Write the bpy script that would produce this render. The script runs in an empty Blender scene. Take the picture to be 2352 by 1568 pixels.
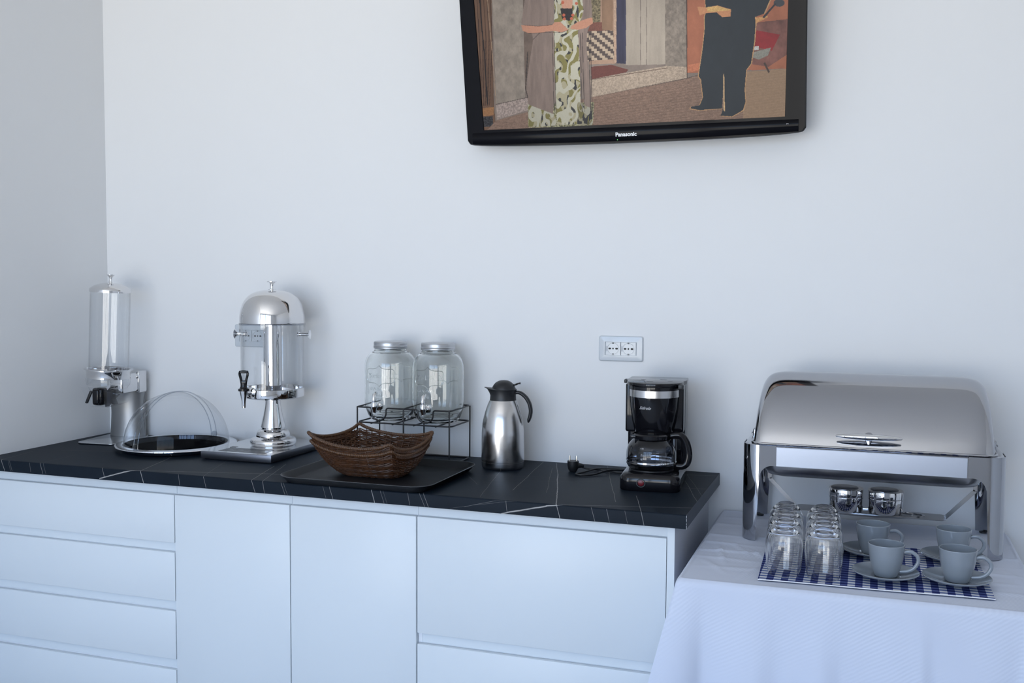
import bpy, bmesh, math, random
import numpy as np
from mathutils import Vector, Matrix
random.seed(4)
PI = math.pi
sc = bpy.context.scene
C = sc.collection
sin, cos = math.sin, math.cos

# ---------------------------------------------------------------- camera, world, light, exposure
cam = bpy.data.cameras.new('camera'); camo = bpy.data.objects.new('camera', cam); C.objects.link(camo)
cam.sensor_width = 36; cam.lens = 2380.8 / 2352 * 36; cam.clip_start = .05
right = Vector((0.94449959, 0.32846412, 0.00564248)); up = Vector((-0.02544012, 0.05600731, 0.9981062)); fw = Vector((-0.32752606, 0.94285444, -0.06125505))
m3 = Matrix((right, up, -fw)).transposed()
camo.matrix_world = Matrix.Translation((0.42729, -3.16720, 1.47042)) @ m3.to_4x4()
sc.camera = camo

sc.view_settings.view_transform = 'Standard'; sc.view_settings.look = 'None'; sc.view_settings.gamma = 1
sc.view_settings.use_curve_mapping = False
sc.view_settings.exposure = -0.04
sc.cycles.use_denoising = True
sc.cycles.max_bounces = 24; sc.cycles.transmission_bounces = 24; sc.cycles.transparent_max_bounces = 40
sc.cycles.diffuse_bounces = 5; sc.cycles.glossy_bounces = 8
sc.cycles.sample_clamp_indirect = 6.0

W = bpy.data.worlds.new('world'); sc.world = W; W.use_nodes = True
nt = W.node_tree; nt.nodes.clear()
tc = nt.nodes.new('ShaderNodeTexCoord'); sx = nt.nodes.new('ShaderNodeSeparateXYZ'); nt.links.new(tc.outputs['Generated'], sx.inputs[0])
mr = nt.nodes.new('ShaderNodeMapRange'); mr.inputs['From Min'].default_value = -1; nt.links.new(sx.outputs['Z'], mr.inputs['Value'])
rp = nt.nodes.new('ShaderNodeValToRGB'); nt.links.new(mr.outputs[0], rp.inputs[0])
cr = rp.color_ramp
cr.elements[0].position = 0.0; cr.elements[0].color = (.80, .79, .76, 1)
cr.elements[1].position = 1.0; cr.elements[1].color = (.36, .54, .86, 1)
for p, c in ((.47, (.93, .92, .89, 1)), (.495, (.62, .62, .64, 1)), (.53, (.50, .63, .80, 1)), (.62, (.39, .55, .82, 1))):
    e = cr.elements.new(p); e.color = c
bg = nt.nodes.new('ShaderNodeBackground'); bg.inputs['Strength'].default_value = 7.5
wo = nt.nodes.new('ShaderNodeOutputWorld'); nt.links.new(rp.outputs[0], bg.inputs[0]); nt.links.new(bg.outputs[0], wo.inputs[0])

WX0, WX1, WZ0, WZ1, WY = -2.2, .85, .0, 2.72, -4.45      # balcony door and window share one lintel
DXR, SILL = -.80, .55
pl = bpy.data.lights.new('window_daylight', 'AREA'); pl.shape = 'RECTANGLE'; pl.size = WX1 - WX0; pl.size_y = WZ1 - WZ0
plo = bpy.data.objects.new('window_daylight', pl); C.objects.link(plo)
plo.location = ((WX0 + WX1) / 2, WY - .1, (WZ0 + WZ1) / 2); plo.rotation_euler = (PI / 2, 0, 0)
pl.cycles.is_portal = True

ZC, ZT = .88, .773      # worktop top, table cloth top

# ---------------------------------------------------------------- materials
MATS = {}
def mat(name, col=(.8, .8, .8), rough=.5, metal=0., ior=None, trans=0., emis=None, estr=0., coat=0., spec=None, aniso=0., sheen=0., bump=None):
    m = bpy.data.materials.new(name); m.use_nodes = True; MATS[name] = m
    b = m.node_tree.nodes['Principled BSDF']; b.inputs['Base Color'].default_value = (*col, 1); b.inputs['Roughness'].default_value = rough
    b.inputs['Metallic'].default_value = metal; b.inputs['Transmission Weight'].default_value = trans
    if ior: b.inputs['IOR'].default_value = ior
    if emis: b.inputs['Emission Color'].default_value = (*emis, 1); b.inputs['Emission Strength'].default_value = estr
    b.inputs['Coat Weight'].default_value = coat
    if spec is not None: b.inputs['Specular IOR Level'].default_value = spec
    b.inputs['Anisotropic'].default_value = aniso
    if bump:                                    # (scale, strength, distance, stretch xyz)
        n = m.node_tree.nodes; l = m.node_tree.links
        t = n.new('ShaderNodeTexCoord'); mp = n.new('ShaderNodeMapping'); mp.inputs['Scale'].default_value = bump[3]
        ns = n.new('ShaderNodeTexNoise'); ns.inputs['Scale'].default_value = bump[0]; ns.inputs['Detail'].default_value = 4
        bp = n.new('ShaderNodeBump'); bp.inputs['Strength'].default_value = bump[1]; bp.inputs['Distance'].default_value = bump[2]
        l.new(t.outputs['Object'], mp.inputs[0]); l.new(mp.outputs[0], ns.inputs[0]); l.new(ns.outputs[0], bp.inputs['Height']); l.new(bp.outputs[0], b.inputs['Normal'])
    return m

class NX:
    """tiny node-expression helper"""
    def __init__(s, m): s.t = m.node_tree; s.n = s.t.nodes; s.l = s.t.links; s.b = s.n['Principled BSDF']
    def put(s, sock, v):
        if hasattr(v, 'is_output') or isinstance(v, bpy.types.NodeSocket): s.l.new(v, sock)
        else: sock.default_value = v
    def math(s, op, a, b=0., c=None, clamp=False):
        n = s.n.new('ShaderNodeMath'); n.operation = op; n.use_clamp = clamp; s.put(n.inputs[0], a); s.put(n.inputs[1], b)
        if c is not None: s.put(n.inputs[2], c)
        return n.outputs[0]
    def noise(s, vec, scale, detail=3., rough=.5):
        n = s.n.new('ShaderNodeTexNoise'); n.inputs['Scale'].default_value = scale; n.inputs['Detail'].default_value = detail; n.inputs['Roughness'].default_value = rough
        if vec is not None: s.l.new(vec, n.inputs['Vector'])
        return n.outputs[0]
    def mix(s, f, a, b):
        n = s.n.new('ShaderNodeMix'); n.data_type = 'RGBA'; s.put(n.inputs[0], f)
        s.put(n.inputs[6], (*a, 1) if isinstance(a, tuple) else a); s.put(n.inputs[7], (*b, 1) if isinstance(b, tuple) else b)
        return n.outputs[2]
    def sep(s, v): n = s.n.new('ShaderNodeSeparateXYZ'); s.l.new(v, n.inputs[0]); return n.outputs
    def comb(s, x, y, z):
        n = s.n.new('ShaderNodeCombineXYZ'); s.put(n.inputs[0], x); s.put(n.inputs[1], y); s.put(n.inputs[2], z); return n.outputs[0]
    def obj(s): return s.n.new('ShaderNodeTexCoord').outputs['Object']
    def bump(s, h, strength, dist):
        n = s.n.new('ShaderNodeBump'); n.inputs['Strength'].default_value = strength; n.inputs['Distance'].default_value = dist; s.l.new(h, n.inputs['Height']); return n.outputs[0]

paint = mat('white_wall_paint', (.80, .80, .815), .55, spec=.35, bump=(260, .10, .0006, (1, 1, 1)))
x = NX(paint); v = x.obj(); x.put(x.b.inputs['Base Color'], x.mix(x.noise(v, 1.3, 2), (.77, .78, .79), (.79, .80, .81)))
ceil_m = mat('ceiling_paint', (.84, .84, .84), .7)
floor_m = mat('floor_tile', (.46, .44, .42), .6)
frame_m = mat('window_frame_grey', (.25, .25, .26), .4)
cab = mat('white_lacquer', (.70, .745, .775), .33, spec=.4)
carc = mat('white_melamine', (.78, .80, .83), .4)
plinth_m = mat('plinth_white', (.6, .6, .62), .5)  # greyer white of the plinth boards
chrome = mat('polished_steel', (.74, .735, .74), .045, 1.)
steel = mat('chafer_steel', (.43, .44, .47), .05, 1.)
chrome2 = mat('chrome', (.83, .83, .84), .03, 1.)
brushed = mat('brushed_steel', (.60, .59, .59), .20, 1., aniso=.6, bump=(90, .12, .0004, (6, 6, .15)))
satin = mat('satin_steel', (.36, .365, .38), .28, 1.)
plate = mat('dull_plate_steel', (.66, .67, .68), .18, 1.)
gilt = mat('zinc_lid', (.52, .53, .55), .36, 1., bump=(180, .2, .0006, (1, 1, 1)))
blk = mat('glossy_black_plastic', (.005, .005, .007), .08, spec=.38)
tvb = mat('television_black', (.004, .004, .006), .12, spec=.09)
blkm = mat('matte_black_plastic', (.010, .011, .013), .42)
blkr = mat('black_rubber_tray', (.007, .008, .010), .42, spec=.2, bump=(500, .15, .0005, (1, 1, 1)))
wire = mat('black_powder_coat', (.010, .011, .014), .35)
dark = mat('socket_hole', (.004, .004, .004), .6)
slotm = mat('grille_slot', (.03, .032, .036), .4)
ivory = mat('switch_plastic', (.55, .59, .63), .22, coat=.3)
red = mat('red_switch', (.10, .004, .010), .3, emis=(.5, .01, .02), estr=.03)
brass = mat('nickel_pin', (.75, .70, .60), .2, 1.)
glass = mat('clear_glass', (1, 1, 1), .0, ior=1.46, trans=1.)
jglass = mat('jar_glass', (.975, .992, .985), .0, ior=1.48, trans=1.)
glaze = mat('grey_stoneware', (.235, .268, .305), .14, coat=.6, bump=(60, .05, .0008, (1, 1, 1)))
white_t = mat('white_print', (.85, .85, .87), .4)
silver_t = mat('silver_print', (.55, .55, .58), .3)
green_t = mat('green_led', (.1, .5, .1), .3, emis=(.1, .9, .1), estr=.6)

def acrylic(name, tint, k, base=.045):
    """thin clear plastic shell: straight-through transparency plus mirror reflection by Fresnel"""
    m = bpy.data.materials.new(name); m.use_nodes = True; n = m.node_tree.nodes; l = m.node_tree.links; n.clear()
    fr = n.new('ShaderNodeLayerWeight'); fr.inputs[0].default_value = .5; pw = n.new('ShaderNodeMath'); pw.operation = 'POWER'; pw.inputs[1].default_value = 3.6; l.new(fr.outputs['Facing'], pw.inputs[0])
    mu = n.new('ShaderNodeMath'); mu.operation = 'MULTIPLY_ADD'; mu.inputs[1].default_value = .95 * k; mu.inputs[2].default_value = base * k; mu.use_clamp = True; l.new(pw.outputs[0], mu.inputs[0])
    tr = n.new('ShaderNodeBsdfTransparent'); tr.inputs[0].default_value = (*tint, 1); gl = n.new('ShaderNodeBsdfGlossy'); gl.inputs['Roughness'].default_value = .02
    mx = n.new('ShaderNodeMixShader'); o = n.new('ShaderNodeOutputMaterial')
    l.new(mu.outputs[0], mx.inputs[0]); l.new(tr.outputs[0], mx.inputs[1]); l.new(gl.outputs[0], mx.inputs[2]); l.new(mx.outputs[0], o.inputs[0]); return m
acr = acrylic('clear_acrylic', (.975, .98, .985), .95)
acr2 = acrylic('clear_acrylic_dome', (.965, .972, .98), .85, .014)
carafe_g = acrylic('carafe_glass', (.72, .74, .78), 1.0)
tint_p = acrylic('smoked_plastic', (.16, .17, .22), 1.0)

# marbled worktop laminate: real pattern of the sheet, veins as line segments on the unrolled sheet (x, s)
lam = mat('black_marble_laminate', (.02, .024, .030), .45, spec=.11)
x = NX(lam); P = x.sep(x.obj()); s_un = x.math('ADD', P[1], x.math('MINIMUM', P[2], 0.))
uvv = x.comb(P[0], s_un, 0.)
wob = x.math('SUBTRACT', x.noise(uvv, 9, 3), .5); wob2 = x.math('SUBTRACT', x.noise(uvv, 55, 2), .5)
wv = x.math('MULTIPLY_ADD', wob, .022, x.math('MULTIPLY', wob2, .006))
brk = x.noise(uvv, 38, 2)
vein_sets = []
Rv = [  # right hand repeat (x, s) polyline, width mm, strength
 ([(-.492, -.636), (-.367, -.604), (-.339, -.600)], 2.3, .95, 1), ([(-.339, -.600), (0, -.513)], .9, .8, 0), ([(-.515, -.015), (-.456, -.196)], 1.1, .6, 1), ([(-.456, -.196), (-.340, -.597)], 1.7, .65, 1), ([(-.340, -.597), (-.329, -.636)], 1.2, .7, 0),
 ([(-.560, -.013), (-.507, -.466)], .9, .5, 1), ([(-.649, -.143), (-.561, -.578)], .7, .3, 0), ([(-.501, -.105), (-.409, -.464)], .7, .3, 0), ([(-.349, -.01), (-.202, -.511)], .9, .4, 1), ([(-.205, -.60), (-.197, -.636)], .8, .5, 0),
 ([(-.168, -.416), (-.116, -.594), (-.107, -.634)], .9, .55, 0), ([(-.111, -.047), (.001, -.435)], .8, .45, 0), ([(-.092, -.067), (-.003, -.048)], 1.3, .45, 0), ([(-.13, -.283), (.001, -.256)], .8, .4, 0), ([(-.48, -.60), (-.476, -.632)], .8, .5, 0),
 ([(-.247, -.594), (-.235, -.637)], .8, .5, 0), ([(-.157, -.601), (-.150, -.632)], .7, .35, 0), ([(-.597, -.625), (-.482, -.595)], .7, .3, 0), ([(-.64, -.632), (-.45, -.598)], .5, .25, 0), ([(-.725, -.584), (-.704, -.634)], .9, .45, 0), ([(-.735, -.59), (-.715, -.634)], .8, .4, 0),
 ([(-.883, -.578), (-.867, -.634)], 1.3, .75, 0), ([(-.854, -.588), (-.837, -.636)], .8, .4, 0), ([(-.845, -.588), (-.828, -.636)], .6, .3, 0), ([(-.767, -.595), (-.760, -.633)], .9, .4, 0), ([(-1.018, -.574), (-.997, -.635)], .9, .6, 0), ([(-1.03, -.6), (-1.02, -.632)], .8, .35, 0),
 ([(-.767, -.207), (-.628, -.426)], .6, .22, 0), ([(-.09, -.057), (.0, -.35)], .6, .3, 0), ([(-.70, -.30), (-.38, -.23)], .5, .16, 0), ([(-.62, -.36), (-.1, -.20)], .5, .14, 0),
 ([(-1.806, -.633), (-1.702, -.603), (-1.657, -.590)], 2.3, .95, 1), ([(-1.655, -.590), (-1.233, -.491)], 1.0, .8, 0), ([(-1.66, -.584), (-1.723, -.361)], 1.1, .6, 0), ([(-2.198, -.586), (-2.179, -.632)], 1.2, .65, 0), ([(-2.197, -.586), (-2.224, -.435)], .7, .3, 0),
 ([(-2.161, -.594), (-2.149, -.631)], .8, .35, 0), ([(-2.167, -.594), (-2.155, -.631)], .7, .3, 0), ([(-2.078, -.60), (-2.074, -.629)], .8, .35, 0), ([(-2.038, -.594), (-2.026, -.631)], 1.0, .55, 0), ([(-2.026, -.594), (-2.014, -.631)], .7, .35, 0), ([(-1.798, -.593), (-1.788, -.627)], 1.0, .55, 0), ([(-1.655, -.596), (-1.643, -.634)], 1.4, .8, 0),
 ([(-1.517, -.599), (-1.513, -.631)], .9, .45, 0), ([(-1.429, -.60), (-1.42, -.632)], 1.0, .55, 0), ([(-1.524, -.333), (-1.429, -.60)], .7, .25, 0), ([(-1.324, -.382), (-1.265, -.597), (-1.252, -.635)], 1.0, .6, 0), ([(-1.306, -.344), (-1.227, -.598), (-1.221, -.634)], .9, .5, 0),
 ([(-1.166, -.599), (-1.153, -.632)], .9, .5, 0), ([(-1.158, -.599), (-1.145, -.632)], .7, .4, 0), ([(-2.249, -.409), (-1.976, -.339)], .7, .35, 0), ([(-2.033, -.592), (-2.05, -.36)], .5, .2, 0), ([(-1.88, -.50), (-1.60, -.37)], .5, .18, 0), ([(-1.49, -.5), (-1.5, -.3)], .5, .18, 0)]
acc = None
for pts, wmm, stg, rough_edge in Rv:
    for (ax, ay), (bx_, by_) in zip(pts[:-1], pts[1:]):
        L = math.hypot(bx_ - ax, by_ - ay); dx, dy = (bx_ - ax) / L, (by_ - ay) / L
        wobk = wv if rough_edge or L > .15 else x.math('MULTIPLY', wv, .25)
        al = x.math('MULTIPLY_ADD', P[0], dx, x.math('MULTIPLY_ADD', s_un, dy, -(ax * dx + ay * dy)))
        ac = x.math('MULTIPLY_ADD', P[0], -dy, x.math('MULTIPLY_ADD', s_un, dx, (ax * dy - ay * dx)))
        ac = x.math('ABSOLUTE', x.math('ADD', ac, x.math('MULTIPLY', wobk, .35 if L > .1 else .2)))
        w = wmm * .001
        m1 = x.math('SUBTRACT', 1., x.math('DIVIDE', ac, w), clamp=True)
        m2 = x.math('MULTIPLY', x.math('GREATER_THAN', al, -.001), x.math('LESS_THAN', al, L + .001))
        mm = x.math('MULTIPLY', x.math('MULTIPLY', m1, m2), stg * 1.3)
        acc = mm if acc is None else x.math('MAXIMUM', acc, mm)
acc = x.math('MULTIPLY', acc, x.math('MULTIPLY_ADD', brk, 1.2, .35), clamp=True)
basec = x.mix(x.noise(uvv, 5, 4), (.005, .009, .015), (.010, .016, .025))
x.put(x.b.inputs['Base Color'], x.mix(acc, basec, (.42, .41, .40)))

# white table cloth: woven diagonal stripe relief and soft creases
cloth = mat('white_cotton_damask', (.74, .75, .80), .8, spec=.2)
x = NX(cloth); P = x.sep(x.obj())
diag = x.math('SINE', x.math('MULTIPLY', x.math('ADD', x.math('ADD', x.math('MULTIPLY', P[0], .8), P[1]), x.math('MULTIPLY', P[2], -1.25)), 560.))
patch = x.math('MULTIPLY_ADD', x.noise(x.obj(), 5, 1), 3., -1.1, clamp=True)
hgt = x.math('ADD', x.math('MULTIPLY', x.math('MULTIPLY', diag, patch), .30), x.math('MULTIPLY', x.noise(x.obj(), 14, 5), 1.6))
x.put(x.b.inputs['Normal'], x.bump(hgt, .25, .0018))
x.put(x.b.inputs['Base Color'], x.mix(x.math('MULTIPLY', x.math('ADD', diag, 1.), x.math('MULTIPLY', patch, .5)), (.61, .655, .765), (.64, .685, .795)))

ging = mat('blue_gingham', (.8, .8, .8), .85, spec=.15)
x = NX(ging); P = x.sep(x.obj())
def stripe(c, per, fill, ph): return x.math('LESS_THAN', x.math('FRACT', x.math('ADD', x.math('DIVIDE', c, per), ph)), fill)
sx_ = stripe(P[0], .0326, .5, .55); sy_ = stripe(P[1], .0210, .5, .1)
tot = x.math('ADD', x.math('MULTIPLY', sx_, .5), x.math('MULTIPLY', sy_, .5))
c1 = x.mix(x.math('MULTIPLY', sy_, 1.), (.72, .73, .76), (.115, .165, .36)); c2 = x.mix(sy_, (.085, .115, .30), (.010, .017, .105))
x.put(x.b.inputs['Base Color'], x.mix(sx_, c1, c2)); x.put(x.b.inputs['Normal'], x.bump(x.noise(x.obj(), 700, 2), .4, .0006))

wick = mat('brown_wicker', (.09, .04, .015), .45, spec=.4)
x = NX(wick); v = x.obj()
x.put(x.b.inputs['Base Color'], x.mix(x.noise(v, 45, 4), (.014, .0055, .003), (.100, .037, .012))); x.put(x.b.inputs['Normal'], x.bump(x.noise(v, 600, 2), .5, .0006))
wick2 = mat('pale_wicker_wrap', (.12, .055, .02), .45)
x = NX(wick2); v = x.obj(); x.put(x.b.inputs['Base Color'], x.mix(x.noise(v, 160, 3), (.018, .0075, .0035), (.135, .058, .020)))

# ---------------------------------------------------------------- geometry helpers
class G:
    def __init__(s): s.v = []; s.f = []
    def add(s, v, f, M=None):
        o = len(s.v); s.v += [tuple(M @ Vector(p)) for p in v] if M else [tuple(p) for p in v]; s.f += [tuple(i + o for i in q) for q in f]; return s
    def lathe(s, prof, seg=64, M=None, ax=(0, 0, 0), a0=0., a1=2 * PI):
        full = abs(a1 - a0 - 2 * PI) < 1e-6; n = seg if full else seg + 1; v = []; f = []
        for r, z in prof:
            for k in range(n): a = a0 + (a1 - a0) * k / seg; v.append((ax[0] + r * cos(a), ax[1] + r * sin(a), ax[2] + z))
        for i in range(len(prof) - 1):
            for k in range(seg):
                k2 = (k + 1) % n if full else k + 1
                q = [i * n + k, i * n + k2, (i + 1) * n + k2, (i + 1) * n + k]
                f.append(q)
        if full:
            if prof[0][0] > 1e-6: f.append(list(range(n))[::-1])
            if prof[-1][0] > 1e-6: f.append([(len(prof) - 1) * n + k for k in range(n)])
        return s.add(v, f, M)
    def ring(s, prof, seg=64, M=None, ax=(0, 0, 0)):           # closed profile loop
        v = []; f = []; m = len(prof)
        for r, z in prof:
            for k in range(seg): a = 2 * PI * k / seg; v.append((ax[0] + r * cos(a), ax[1] + r * sin(a), ax[2] + z))
        for i in range(m):
            j = (i + 1) % m
            for k in range(seg): k2 = (k + 1) % seg; f.append((i * seg + k, i * seg + k2, j * seg + k2, j * seg + k))
        return s.add(v, f, M)
    def tube(s, pts, r, seg=10, closed=False, M=None, flat=1.):
        P = [Vector(p) for p in pts]; n = len(P); rr = r if hasattr(r, '__len__') else [r] * n
        T = []
        for i in range(n):
            a = P[(i - 1) % n] if closed or i else P[i]; b = P[(i + 1) % n] if closed or i < n - 1 else P[i]; T.append((b - a).normalized())
        u = T[0].orthogonal().normalized() if abs(T[0].z) > .9 else Vector((0, 0, 1)).cross(T[0]).normalized()
        v = []; f = []
        for i in range(n):
            u = (u - T[i] * u.dot(T[i])).normalized(); w = T[i].cross(u)
            for k in range(seg): a = 2 * PI * k / seg; v.append(P[i] + u * (rr[i] * cos(a)) + w * (rr[i] * flat * sin(a)))
        for i in range(n if closed else n - 1):
            j = (i + 1) % n
            for k in range(seg): k2 = (k + 1) % seg; f.append((i * seg + k, i * seg + k2, j * seg + k2, j * seg + k))
        if not closed: f.append(tuple(range(seg))[::-1]); f.append(tuple((n - 1) * seg + k for k in range(seg)))
        return s.add(v, f, M)
    def bm(s, bm, M=None):
        bm.verts.index_update(); v = [p.co.copy() for p in bm.verts]; f = [[q.index for q in fc.verts] for fc in bm.faces]; bm.free(); return s.add(v, f, M)
    def box(s, x0, x1, y0, y1, z0, z1, bev=0., seg=2, M=None):
        b = bmesh.new(); bmesh.ops.create_cube(b, size=1)
        for q in b.verts: q.co = Vector(((x0 + x1) / 2 + q.co.x * (x1 - x0), (y0 + y1) / 2 + q.co.y * (y1 - y0), (z0 + z1) / 2 + q.co.z * (z1 - z0)))
        if bev: bmesh.ops.bevel(b, geom=b.edges[:] , offset=bev, segments=seg, affect='EDGES', profile=.5)
        return s.bm(b, M)
    def prism(s, poly, z0, z1, bev=0., M=None, seg=2):
        b = bmesh.new(); vs = [b.verts.new((p[0], p[1], z0)) for p in poly]; f = b.faces.new(vs)
        r = bmesh.ops.extrude_face_region(b, geom=[f]); bmesh.ops.translate(b, verts=[q for q in r['geom'] if isinstance(q, bmesh.types.BMVert)], vec=(0, 0, z1 - z0))
        bmesh.ops.recalc_face_normals(b, faces=b.faces)
        if bev:
            es = [e for e in b.edges if len(e.link_faces) == 2 and e.calc_face_angle(0) > .6]
            bmesh.ops.bevel(b, geom=es, offset=bev, segments=seg, affect='EDGES', profile=.5)
        return s.bm(b, M)
    def grid(s, rows, closed_u=False, M=None):
        n = len(rows[0]); v = [p for r in rows for p in r]; f = []
        for i in range(len(rows) - 1):
            for k in range(n if closed_u else n - 1):
                k2 = (k + 1) % n; f.append((i * n + k, i * n + k2, (i + 1) * n + k2, (i + 1) * n + k))
        return s.add(v, f, M)
    def obj(s, name, m, parent=None, smooth=True, ang=35, loc=(0, 0, 0), fix=False):
        me = bpy.data.meshes.new(name); me.from_pydata([tuple(p) for p in s.v], [], [tuple(q) for q in s.f]); me.update()
        if fix:
            b = bmesh.new(); b.from_mesh(me); bmesh.ops.remove_doubles(b, verts=b.verts, dist=1e-6); bmesh.ops.recalc_face_normals(b, faces=b.faces); b.to_mesh(me); b.free()
        if smooth:
            me.polygons.foreach_set('use_smooth', [True] * len(me.polygons)); me.set_sharp_from_angle(angle=math.radians(ang))
        me.materials.append(m)
        o = bpy.data.objects.new(name, me); C.objects.link(o); o.location = loc
        if parent: o.parent = parent
        return o

def tag(o, label=None, cat=None, group=None, kind=None):
    if label: o['label'] = label
    if cat: o['category'] = cat
    if group: o['group'] = group
    if kind: o['kind'] = kind
    return o
def thing(name, label, cat, loc, rz=0., group=None):
    o = bpy.data.objects.new(name, None); C.objects.link(o); o.location = loc; o.rotation_euler = (0, 0, rz); o.empty_display_size = .05
    return tag(o, label, cat, group)
def copy_tree(o, parent=None):
    c = o.copy(); C.objects.link(c); c.parent = parent
    for ch in list(o.children): copy_tree(ch, c)
    return c
def struct(g, name, m, **k): return tag(g.obj(name, m, **k), kind='structure')
def smooth_path(pts, n=8, closed=False):
    P = [Vector(p) for p in pts]; out = []; N = len(P)
    for i in range(N if closed else N - 1):
        g = lambda k: P[k % N] if closed else P[max(0, min(N - 1, k))]
        a, b, c, d = g(i - 1), g(i), g(i + 1), g(i + 2)
        for j in range(n):
            t = j / n; out.append(.5 * ((2 * b) + (c - a) * t + (2 * a - 5 * b + 4 * c - d) * t * t + (3 * b - a - 3 * c + d) * t ** 3))
    if not closed: out.append(P[-1])
    return out
def sprof(pts, n=5): return [(max(0., p.x), p.y) for p in smooth_path([(a, b, 0) for a, b in pts], n)]
def rrect(x0, x1, y0, y1, r, n=6):
    o = []
    for cx, cy, a in ((x1 - r, y1 - r, 0), (x0 + r, y1 - r, 90), (x0 + r, y0 + r, 180), (x1 - r, y0 + r, 270)):
        for k in range(n + 1): t = math.radians(a + 90 * k / n); o.append((cx + r * cos(t), cy + r * sin(t)))
    return o
def text_mesh(body, size, depth=.0002, shear=0., offset=0., align='CENTER', res=3):
    cu = bpy.data.curves.new('lettering', 'FONT'); cu.body = body; cu.size = size; cu.extrude = depth; cu.shear = shear; cu.offset = offset; cu.align_x = align; cu.align_y = 'CENTER'; cu.resolution_u = res
    o = bpy.data.objects.new('lettering', cu); C.objects.link(o); dg = bpy.context.evaluated_depsgraph_get()
    me = bpy.data.meshes.new_from_object(o.evaluated_get(dg)); v = [p.co.copy() for p in me.vertices]; f = [tuple(q.vertices) for q in me.polygons]
    bpy.data.objects.remove(o); bpy.data.curves.remove(cu); bpy.data.meshes.remove(me); return v, f
RX = Matrix.Rotation(PI / 2, 4, 'X')
def T(*a): return Matrix.Translation(a)

# ---------------------------------------------------------------- room
XL, XR, YF, HC = -2.2733, 2.6, -4.5, 2.9
g = G(); g.box(XL - .15, XR + .15, 0, .15, 0, HC); struct(g, 'wall_back', paint, smooth=False)
g = G(); g.box(XL - .15, XL, YF - .2, 0, 0, HC); struct(g, 'wall_left', paint, smooth=False)
g = G(); g.box(XR, XR + .15, YF - .2, 0, 0, HC); struct(g, 'wall_right', paint, smooth=False)
for nm, bb in (('wall_front', (XL, WX0, 0, HC)), ('wall_front.001', (WX1, XR, 0, HC)), ('wall_front.002', (WX0, WX1, WZ1, HC)), ('wall_front.003', (DXR, WX1, 0, SILL))):
    g = G(); g.box(bb[0], bb[1], YF - .2, YF, bb[2], bb[3]); struct(g, nm, ceil_m, smooth=False)
g = G(); g.box(XL - .15, XR + .15, YF - .2, .15, -.1, 0); struct(g, 'floor', floor_m, smooth=False)
g = G(); g.box(XL - .15, XR + .15, YF - .2, .15, HC, HC + .1); struct(g, 'ceiling', ceil_m, smooth=False)
for nm, a0, a1, zb, cuts in (('door_1', WX0, DXR, 0, 2), ('window_1', DXR, WX1, SILL, 3)):
    wf = tag(bpy.data.objects.new(nm, None), kind='structure'); C.objects.link(wf); wf.location = ((a0 + a1) / 2, YF - .06, 0); hw = (a1 - a0) / 2
    for k in range(cuts + 1): a = -hw + (2 * hw - .06) * k / cuts; G().box(a, a + .06, -.03, .03, zb, WZ1, .004).obj('mullion', frame_m, wf)
    G().box(-hw, hw, -.03, .03, WZ1 - .07, WZ1, .004).obj('top_rail', frame_m, wf)
    G().box(-hw, hw, -.03, .03, zb, zb + .06, .004).obj('bottom_rail', frame_m, wf)

# ---------------------------------------------------------------- worktop
D = .599; TH = .0363
g = G(); r = .0045; prof = [(0, 0), (-D + r, 0)] + [(-D + r - r * sin(t), -r + r * cos(t)) for t in (PI / 8 * k for k in range(1, 5))] + [(-D, -TH), (0, -TH)]
pr = [(y, z) for y, z in prof]; n = len(pr)
vv = [(xx, y, z) for xx in (XL - ZC * 0 + .0, 0.) for y, z in pr]
ff = [tuple(range(n))[::-1], tuple(range(n, 2 * n))] + [(i, (i + 1) % n, n + (i + 1) % n, n + i) for i in range(n)]
g.add(vv, ff); wt = thing('worktop', 'black marble-look worktop with thin white veins, running over the white cabinets', 'worktop', (0, 0, ZC))
g.obj('slab', lam, wt, fix=True, ang=30)
g = G(); g.box(0, .0008, -D + .0003, -.0005, -TH, -.0006); tag(g.obj('edge_strip', mat('edge_band', (.045, .055, .075), .5), wt), 'dull dark grey edge band on the open end')
CH = .0005
g = G()
for k in range(16):
    z = -.002 - k * .0022; y = -D + random.uniform(-.0004, .0006)
    if random.random() < .75: g.box(.0004, .0012, y - .0005, y + .0004, z - .0015, z)
o = g.obj('worn_corner', white_t, wt); o['kind'] = 'stuff'

# ---------------------------------------------------------------- cabinets
FY, DY = -.563, -.577      # recessed channel plane, front plane
UND = ZC - TH
def carcass(t, w):
    G().box(0, w, FY + .002, -.004, .10, UND - .0005).obj('body', carc, t, smooth=False)
    G().box(.0, w, FY + .06, FY + .075, .0, .10).obj('plinth', plinth_m, t, smooth=False)
def front(t, nm, x0, x1, z0, z1):
    o = G().box(x0, x1, DY, FY + .001, z0, z1, .0014, 2).obj(nm, cab, t); return o
def rail(t, x0, x1, z0, z1, nm='channel'):
    o = G().box(x0, x1, FY, FY + .006, z0, z1, .0004, 1).obj(nm, cab, t, smooth=False); return o
gp = .0017
t = thing('drawer_cabinet', 'white handleless cabinet of four shallow drawers beside the left wall', 'cabinet', (XL, 0, 0))
w = -1.5495 - XL; carcass(t, w)
rail(t, .001, w - .0008, .8115, UND - .001)
for i, (z0, z1) in enumerate(((.6633, .8105), (.4838, .6332), (.3029, .4521), (.115, .2696))):
    front(t, 'drawer', .002, w - gp, z0, z1)
    if i < 3: rail(t, .001, w - gp, z0 - .0285, z0 + .003)
t = thing('door_cabinet', 'narrow white one-door cabinet directly beside the four-drawer cabinet', 'cabinet', (-1.5495, 0, 0), group='one-door base cabinets')
carcass(t, .3995); rail(t, .0008, .3987, .8115, UND - .001); front(t, 'door', gp - .0005, .3995 - gp, .115, .8105)
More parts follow.
